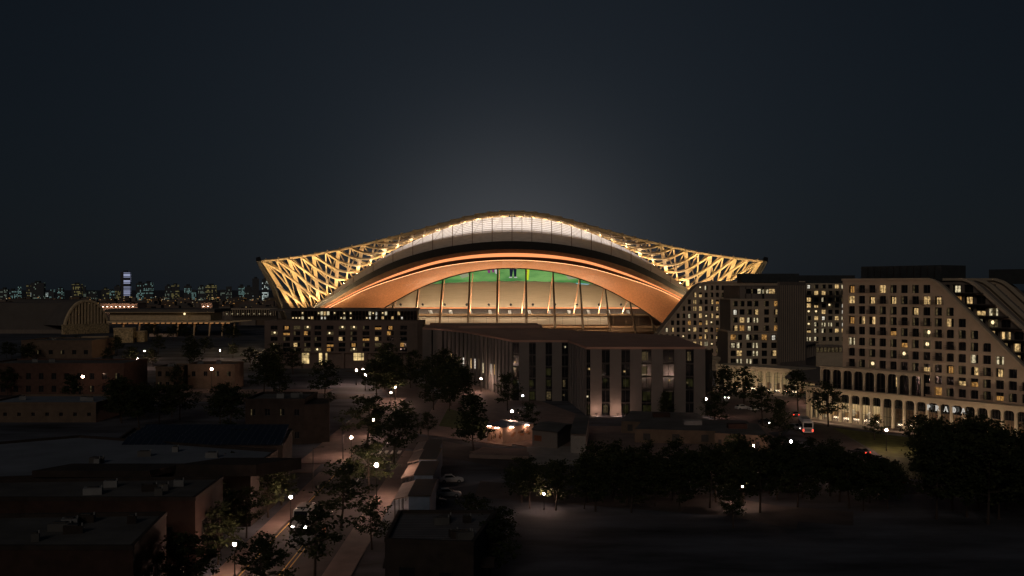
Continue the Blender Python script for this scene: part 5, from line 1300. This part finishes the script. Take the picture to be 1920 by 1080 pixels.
# ================================================================== VEHICLES
def loft(mb, secs, mat):      # secs: list of lists of points, same length, closed loops
    b = len(mb.v); n = len(secs[0])
    for s in secs: mb.v += [Vector(p) for p in s]
    k = mb.mi(mat)
    for i in range(len(secs)-1):
        for j in range(n):
            l = (j+1) % n; mb.f.append((b+i*n+j, b+i*n+l, b+(i+1)*n+l, b+(i+1)*n+j)); mb.m.append(k)
    mb.f.append(tuple(b+n-1-j for j in range(n))); mb.m.append(k); e = b+(len(secs)-1)*n; mb.f.append(tuple(e+j for j in range(n))); mb.m.append(k)
def sec(x, w, z0, z1, r=.12): # rounded cross-section across y at station x
    return [(x, -w/2+r, z0), (x, w/2-r, z0), (x, w/2, z0+r), (x, w/2, z1-r), (x, w/2-r*1.4, z1), (x, -w/2+r*1.4, z1), (x, -w/2, z1-r), (x, -w/2, z0+r)]
def vehicle(name, label, cat, loc, rz, kind, body, heads=False, tails=False, group=None):
    t = thing(name, Vector((loc[0], loc[1], .02)), label, cat, group); t.rotation_euler.z = rz
    def part(nm, mb, par=None, smooth=False):
        o = bpy.data.objects.new(nm, mb.mesh(nm, None, smooth)); COL.objects.link(o); o.parent = par or t; return o
    if kind == 'car':
        L, w, wb, wr = 4.3, 1.8, 1.3, .32
        mb = MB(); loft(mb, [sec(-2.15, 1.5, .45, .8), sec(-2.0, 1.75, .25, .95), sec(-1.3, w, .22, 1.0), sec(.9, w, .22, .95), sec(1.8, 1.75, .22, .82), sec(2.15, 1.5, .32, .65)], body)
        loft(mb, [sec(-1.75, 1.45, .9, 1.02, .05), sec(-1.1, 1.4, .9, 1.42), sec(.1, 1.38, .9, 1.45), sec(.95, 1.5, .88, .98, .04)], body); part('body', mb)
        mb = MB()
        for sy in (-1, 1): mb.face([(-1.2, sy*.735, 1.0), (.55, sy*.76, 1.0), (.1, sy*.70, 1.38), (-1.05, sy*.70, 1.36)], 'dark_glass')
        part('side_window', mb)
        mb = MB(); mb.face([(.93, -.68, 1.0), (.93, .68, 1.0), (.17, .58, 1.43), (.17, -.58, 1.43)], 'dark_glass'); part('windscreen', mb)
        mb = MB(); mb.face([(-1.74, -.62, 1.04), (-1.74, .62, 1.04), (-1.14, .56, 1.42), (-1.14, -.56, 1.42)], 'dark_glass'); part('rear_window', mb)
        fx, bx_, hz, hw = 2.12, -2.14, .62, .6
    elif kind == 'van':
        L, w, wb, wr = 5.6, 2.0, 1.7, .36
        mb = MB(); loft(mb, [sec(-2.8, 1.95, .4, 2.45), sec(1.2, 2.0, .35, 2.5), sec(1.5, 2.0, .35, 2.4), sec(2.1, 1.95, .35, 1.35), sec(2.75, 1.8, .35, 1.1), sec(2.85, 1.7, .4, .9)], body); part('body', mb)
        mb = MB(); mb.face([(1.6, -.85, 2.28), (1.6, .85, 2.28), (2.12, .85, 1.4), (2.12, -.85, 1.4)], 'dark_glass'); mb.face([(1.6, -.85, 2.3), (1.62, -.85, 2.29), (2.14, -.85, 1.41)], 'dark_glass'); o = part('windscreen', mb); o.location = (.03, 0, .04)
        mb = MB()
        for sy in (-1, 1): mb.face([(.6, sy*1.01, 1.35), (1.7, sy*1.01, 1.35), (1.4, sy*1.005, 2.2), (.6, sy*1.005, 2.25)], 'dark_glass')
        part('side_window', mb)
        mb = MB(); mb.box((-.6, 0, 2.56), (2.6, 1.4, .14), 'dark_metal'); part('roof_rack', mb)
        mb = MB(); mb.box((2.87, 0, .62), (.04, 1.0, .28), 'dark_metal'); part('grille', mb)
        mb = MB(); mb.box((2.86, 0, .36), (.16, 1.85, .18), 'dark_metal'); part('bumper', mb)
        fx, bx_, hz, hw = 2.84, -2.82, .8, .78
    else:
        L, w, wb, wr = 11.0, 2.5, 3.4, .46
        mb = MB(); loft(mb, [sec(-5.5, 2.35, .4, 2.95, .2), sec(-5.3, 2.5, .32, 3.05, .22), sec(5.2, 2.5, .32, 3.05, .22), sec(5.5, 2.3, .4, 2.9, .2)], body); part('body', mb)
        for k in range(7):
            for sy in (-1, 1):
                mb = MB(); x = -4.9+k*1.42; mb.box((x+.62, sy*1.255, 1.95), (1.24, .03, 1.1), 'dark_glass'); part('side_window', mb)
        mb = MB(); mb.box((-5.52, 0, 2.1), (.05, 1.9, 1.05), 'dark_glass'); part('rear_window', mb)
        mb = MB(); mb.box((5.52, 0, 1.9), (.05, 2.1, 1.5), 'dark_glass'); part('windscreen', mb)
        mb = MB(); mb.box((-1, 0, 3.15), (5, 1.7, .28), 'silver_body'); part('roof_unit', mb)
        mb = MB(); mb.box((-5.53, 0, 1.0), (.04, 1.5, .7), 'silver_body'); part('engine_cover', mb)
        fx, bx_, hz, hw = 5.5, -5.52, .8, .95
    for sx in (wb, -wb):
        for sy in (-1, 1):
            mb = MB(); mb.tube([(sx, sy*(w/2-.22), wr), (sx, sy*(w/2+.01), wr)], wr, 'tyre', 14); o = part('wheel', mb)
            mb = MB(); mb.tube([(sx, sy*(w/2), wr), (sx, sy*(w/2+.02), wr)], wr*.6, 'silver_body', 10); part('rim', mb, o)
    for sy in (-1, 1):
        mb = MB(); mb.box((fx, sy*hw, hz), (.06, .34, .2), 'headlight' if heads else 'silver_body'); part('headlight', mb)
        mb = MB(); mb.box((bx_, sy*hw*1.1, hz+.12), (.06, .26, .5 if kind == 'bus' else .22), 'taillight' if tails else 'red_body'); part('taillight', mb)
    return t
vehicle('van', 'white van with bright headlights driving toward the viewer on the left lane', 'van', (-29.4, 150.5), R(-90), 'van', 'white_body', True).scale = (1.2, 1.1, 1.25)
pb = gp(1524, 814); dirb = math.atan2(gp(1490, 775).y-pb.y, gp(1490, 775).x-pb.x)
vehicle('bus', 'white city bus with red tail lights on the road beside the long arcade', 'bus', (pb.x-1.0+math.cos(dirb)*4, pb.y+math.sin(dirb)*5), dirb, 'bus', 'white_body', False, True)
pc = gp(1511, 790); vehicle('car', 'dark car ahead of the bus with dim lights', 'car', pc+Vector((0, 10, 0)), dirb, 'car', 'dark_body', False, True)
pc = gp(1436, 796); vehicle('car', 'dark car with headlights on, left of the bus', 'car', pc, R(-65), 'car', 'dark_body', True)
pc = gp(1492, 806); vehicle('car', 'small car with headlights on just left of the bus rear', 'car', pc, R(-60), 'car', 'silver_body', True)
pc = gp(1612, 853); vehicle('car', 'dark car with red tail light at the lawn edge behind the black trees', 'car', pc, R(120), 'car', 'dark_body', False, True)
pc = gp(1684, 908); vehicle('car', 'red-lit car leaving the black trees on the lower road', 'car', pc, R(15), 'car', 'red_body', False, True)
pc = gp(1392, 768); vehicle('car', 'white car parked before the arcade trees, left one of two', 'car', pc, R(20), 'car', 'white_body', False, False)
pc = gp(1417, 770); vehicle('car', 'white car parked before the arcade trees, right one of two', 'car', pc, R(15), 'car', 'white_body', False, False)
pc = gp(1362, 748); vehicle('car', 'car with cool white headlights by the office corner trees', 'car', pc, R(-100), 'car', 'silver_body', True)
for k, (x, y, bdy, lab) in enumerate(((840, 932, 'silver_body', 'grey car parked in the dark yard right of the awnings, nearest the shed'), (846, 905, 'white_body', 'pale car parked in the dark yard right of the awnings, farther one'), (812, 946, 'dark_body', 'black car parked beside the row of awnings'))):
    vehicle('car', lab, 'car', gp(x, y), R(8), 'car', bdy, False, False)

for px, lab in ((1118, 'left one of two low path lights at the foot of the right office panels'), (1158, 'right one of two low path lights at the foot of the right office panels')):
    p = gp(px, 781); t = thing('path_light', p, lab, 'path light'); mb = MB(); mb.tube([p, p+UP*.6], .12, 'dark_metal', 8); mb.build('post', t)
    mb = MB(); mb.box(p+UP*.7, (.5, .3, .12), 'path_glow'); mb.build('lamp', t); mb = MB(); mb.box(p+UP*.78+Vector((0, -.2, -.05)), (.7, .1, .3), 'dark_metal'); mb.build('shade', t)
# ================================================================== SKYLINE
def tower(x0, x1, ytop, Y, mat, label, cap=None, crown=0):
    A, B = W(x0, 540, Y), W(x1, 540, Y); zt_ = Zp(ytop, Y); w = B.x-A.x
    t = thing('distant_tower' if zt_ > 62 else 'distant_block', Vector((A.x, Y, 0)), label, 'building')
    mb = MB(); mb.obox(A*1.0+Vector((0, 0, -A.z)), Vector((w, w*.12, 0)), Vector((-w*.15, w*.7, 0)), UP*zt_, mat); mb.build('body', t)
    if cap or w > 14:
        mb = MB(); mb.obox(Vector((A.x+w*.25, Y+4, zt_)), Vector((w*.4, 0, 0)), Vector((0, w*.3, 0)), UP*(4+crown), 'plant_room'); mb.build('roof_plant', t)
    return t
SKY = [(0, 14, 542, 'sky_dim', 'dim block at the very left edge of the skyline'), (15, 30, 544, 'sky_teal', 'low teal-lit block next to the left edge of the skyline'), (33, 39, 537, 'sky_teal', 'thin pale-lit tower in the left skyline, left of the wide greenish block'),
    (49, 58, 533, 'sky_yellow', 'narrow yellow-lit block joined to the wide greenish block'), (58, 81, 530, 'sky_dim', 'wide greenish office block on the left skyline'), (57, 85, 549, 'sky_white', 'low bright bluish-lit hall in front of the wide greenish block'), (92, 101, 543, 'sky_teal', 'small bright teal block right of the wide greenish block'), (107, 118, 541, 'sky_teal', 'small teal block left of the yellow slab'),
    (134, 152, 533, 'sky_yellow', 'yellow-lit slab block standing alone on the left skyline'), (152, 160, 536, 'sky_dim', 'dim wing on the right side of the yellow slab'), (166, 180, 547, 'sky_dim', 'low dark block right of the yellow slab'),
    (190, 203, 542, 'sky_yellow', 'yellow-lit low block left of the blue tower'), (203, 214, 545, 'sky_teal', 'small teal block left of the blue tower'), (214, 225, 537, 'sky_yellow', 'yellow-green block touching the blue tower'),
    (226, 243, 510, 'sky_blue', 'tall tower glowing pale blue, highest on the skyline'), (255, 268, 531, 'sky_teal', 'left half of the bright teal pair right of the blue tower'), (269, 286, 530, 'sky_teal', 'right half of the bright teal pair right of the blue tower'),
    (309, 320, 536, 'sky_dim', 'dim grey-green block in the middle of the skyline'), (321, 335, 534, 'sky_yellow', 'dim yellow-green block in the middle of the skyline'), (345, 358, 536, 'sky_teal', 'pale teal block right of the skyline middle'), (359, 367, 543, 'sky_teal', 'little teal block right of the skyline middle'),
    (371, 384, 537, 'sky_dim', 'left part of the long dim greenish block'), (385, 405, 535, 'sky_yellow', 'right part of the long dim greenish block'), (413, 422, 543, 'sky_dim', 'low dim block before the last skyline cluster'), (424, 434, 537, 'sky_dim', 'narrow dim tower before the last skyline cluster'), (447, 458, 536, 'sky_teal', 'faint teal tower left of the dark tower'), (459, 472, 538, 'sky_dim', 'faint dim tower left of the dark tower'),
    (473, 485, 522, 'sky_dark', 'tall dark tower beside the bright white-lit tower'), (491, 503, 523, 'sky_white', 'bright white-lit tower nearest the stadium wing')]
for i, (x0, x1, yt, mat, lab) in enumerate(SKY): tower(x0, x1, yt, 2500+(i*137) % 500, mat, lab)
r = random.Random(5); mb = MB()
for k in range(420):
    Y = r.uniform(950, 2600); px = r.uniform(-30, 560) if k % 4 else r.uniform(1200, 1960); A = W(px, 540, Y); w = r.uniform(10, 34); hgt = r.uniform(4, 13)
    mb.obox((A.x, Y, 0), Vector((w, r.uniform(-4, 4), 0)), Vector((0, r.uniform(8, 20), 0)), UP*hgt, r.choice(['stone_dark', 'tan_wall', 'brown_panel', 'canopy_grey']))
tag(mb.build('distant_rooftops'), 'mass of small dim rooftops spreading toward the skyline', 'rooftops', kind='stuff')
mb = MB()
for k in range(420):
    Y = r.uniform(1000, 2700) if k % 3 else r.uniform(2100, 2900); px = r.uniform(0, 545) if r.random() < .8 else r.uniform(300, 545); A = W(px, 540, Y); z = r.uniform(3, 12); s = r.uniform(.35, 1.0)*Y/1500
    mat = r.choice(['lit_warm', 'lit_amber', 'lit_amber', 'lit_cream', 'eave_glow', 'lit_dim', 'lit_dim'])
    mb.obox((A.x, Y, z), Vector((s*r.choice((1, 1, 2.5)), 0, 0)), Vector((0, .5, 0)), UP*s, mat)
tag(mb.build('distant_lights'), 'scattered small warm lights of the far city below the skyline', 'city lights', kind='stuff')
for x0, x1, y0, y1, Y, lab in ((188, 258, 569.5, 575.5, 1000, 'long far wall glowing orange behind the pavilion roof'), (377, 398, 568, 575, 1050, 'small far building glowing orange right of the pavilion roof')):
    t = thing('far_warehouse', W(x0, 540, Y).xy.to_3d(), lab, 'building'); mb = MB(); bx(mb, x0, x1, y0, y1, Y, 25, 'render_wall'); a = W(x0, y1, Y); b_ = W(x1, y1, Y)
    mb.obox((a.x, Y+.2, 0), Vector((b_.x-a.x, 0, 0)), Vector((0, 24, 0)), UP*a.z, 'render_wall'); mb.build('wall', t)
    mb = MB(); bx(mb, x0-1, x1+1, y0-.8, y0, Y-1, 27, 'canopy_grey'); mb.build('roof', t)
    for k in range(int((x1-x0)/8)):
        x = x0+4+k*8; mb = MB(); bx(mb, x, x+1.2, y1-.6, y1, Y-6, .6, 'lamp_glow_dim'); mb.box(W(x+.6, y1+.4, Y-6), (.5, .5, .8), 'dark_metal'); mb.build('wall_lamp', t)
t = thing('far_station', W(420, 580, 900).xy.to_3d(), 'long low far building with a row of posts left of the stadium wing', 'building')
mb = MB(); bx(mb, 418, 520, 578.5, 580.5, 900, 25, 'stone'); mb.build('roof', t)
mb = MB(); bx(mb, 420, 520, 581, 600, 915, 2, 'stone_dark'); mb.build('wall', t)
for k in range(24): mb = MB(); bx(mb, 419+k*4.2, 420.2+k*4.2, 580.5, 592, 900, 1, 'stone'); mb.build('post', t)
for k in range(9): mb = MB(); bx(mb, 424+k*10.2, 426+k*10.2, 588, 589, 899, .5, 'lit_cream'); mb.build('wall_lamp', t)

# ================================================================== WORLD, MOONLIGHT, CAMERA
w = bpy.data.worlds.new('World'); sc.world = w; w.use_nodes = True
nt = w.node_tree; nt.nodes.clear(); out = nt.nodes.new('ShaderNodeOutputWorld')
MOON_EL, MOON_AZ = 24.0, 194.0          # low light from behind the viewer's left shoulder
sky = nd(nt, 'ShaderNodeTexSky', sky_type='NISHITA'); sky.sun_disc = False; sky.sun_elevation = R(MOON_EL); sky.sun_rotation = R(MOON_AZ)
bg1 = nd(nt, 'ShaderNodeBackground', Strength=.0005); nt.links.new(sky.outputs[0], bg1.inputs[0])
tc = nd(nt, 'ShaderNodeTexCoord')
def glow(dirv, k, col, s):
    vm = nd(nt, 'ShaderNodeVectorMath', operation='DOT_PRODUCT'); vm.inputs[1].default_value = Vector(dirv).normalized()
    nm = nd(nt, 'ShaderNodeVectorMath', operation='NORMALIZE'); nt.links.new(tc.outputs['Generated'], nm.inputs[0]); nt.links.new(nm.outputs[0], vm.inputs[0])
    a = nd(nt, 'ShaderNodeMath', operation='SUBTRACT'); a.inputs[0].default_value = 1.0; nt.links.new(vm.outputs['Value'], a.inputs[1])
    m1 = nd(nt, 'ShaderNodeMath', operation='MULTIPLY'); m1.inputs[1].default_value = -k; nt.links.new(a.outputs[0], m1.inputs[0])
    ex = nd(nt, 'ShaderNodeMath', operation='EXPONENT'); nt.links.new(m1.outputs[0], ex.inputs[0])
    b = nd(nt, 'ShaderNodeMath', operation='MULTIPLY'); b.inputs[1].default_value = s; nt.links.new(ex.outputs[0], b.inputs[0])
    g = nd(nt, 'ShaderNodeBackground'); g.inputs[0].default_value = (*col, 1); nt.links.new(b.outputs[0], g.inputs[1]); return g
g0 = nd(nt, 'ShaderNodeBackground', Strength=1.0); g0.inputs[0].default_value = (.0034, .0052, .0078, 1)
g1 = glow((0, 1, .0), 150, (.93, .92, .95), .05)     # light dome over the stadium
g2 = glow((0, 1, .1), 24, (.72, .86, 1.08), .0095)
def add(a, b):
    s = nd(nt, 'ShaderNodeAddShader'); nt.links.new(a.outputs[0], s.inputs[0]); nt.links.new(b.outputs[0], s.inputs[1]); return s
fin = add(add(bg1, g0), add(g1, g2)); nt.links.new(fin.outputs[0], out.inputs[0])
sl_ = bpy.data.lights.new('moon', 'SUN'); sl_.energy = .22; sl_.angle = R(14); sl_.color = (1, .84, .7)
so_ = bpy.data.objects.new('moon', sl_); COL.objects.link(so_)
el, az = R(MOON_EL), R(MOON_AZ)
sd = Vector((math.sin(az)*math.cos(el), math.cos(az)*math.cos(el), math.sin(el)))
so_.rotation_euler = sd.to_track_quat('Z', 'Y').to_euler()
cam = bpy.data.cameras.new('camera'); co = bpy.data.objects.new('camera', cam); COL.objects.link(co)
cam.sensor_width = 36; cam.lens = 36*F/1920; cam.clip_start = 1; cam.clip_end = 30000
co.location = (0, 0, H); co.rotation_euler = (R(90), 0, 0); sc.camera = co
sc.view_settings.view_transform = 'Standard'; sc.view_settings.look = 'None'; sc.view_settings.exposure = 0; sc.view_settings.gamma = 1
sc.cycles.max_bounces = 6; sc.cycles.transparent_max_bounces = 12; sc.cycles.use_light_tree = True
sc.cycles.use_denoising = True; sc.cycles.sample_clamp_indirect = 4.0; sc.cycles.caustics_reflective = False; sc.cycles.caustics_refractive = False
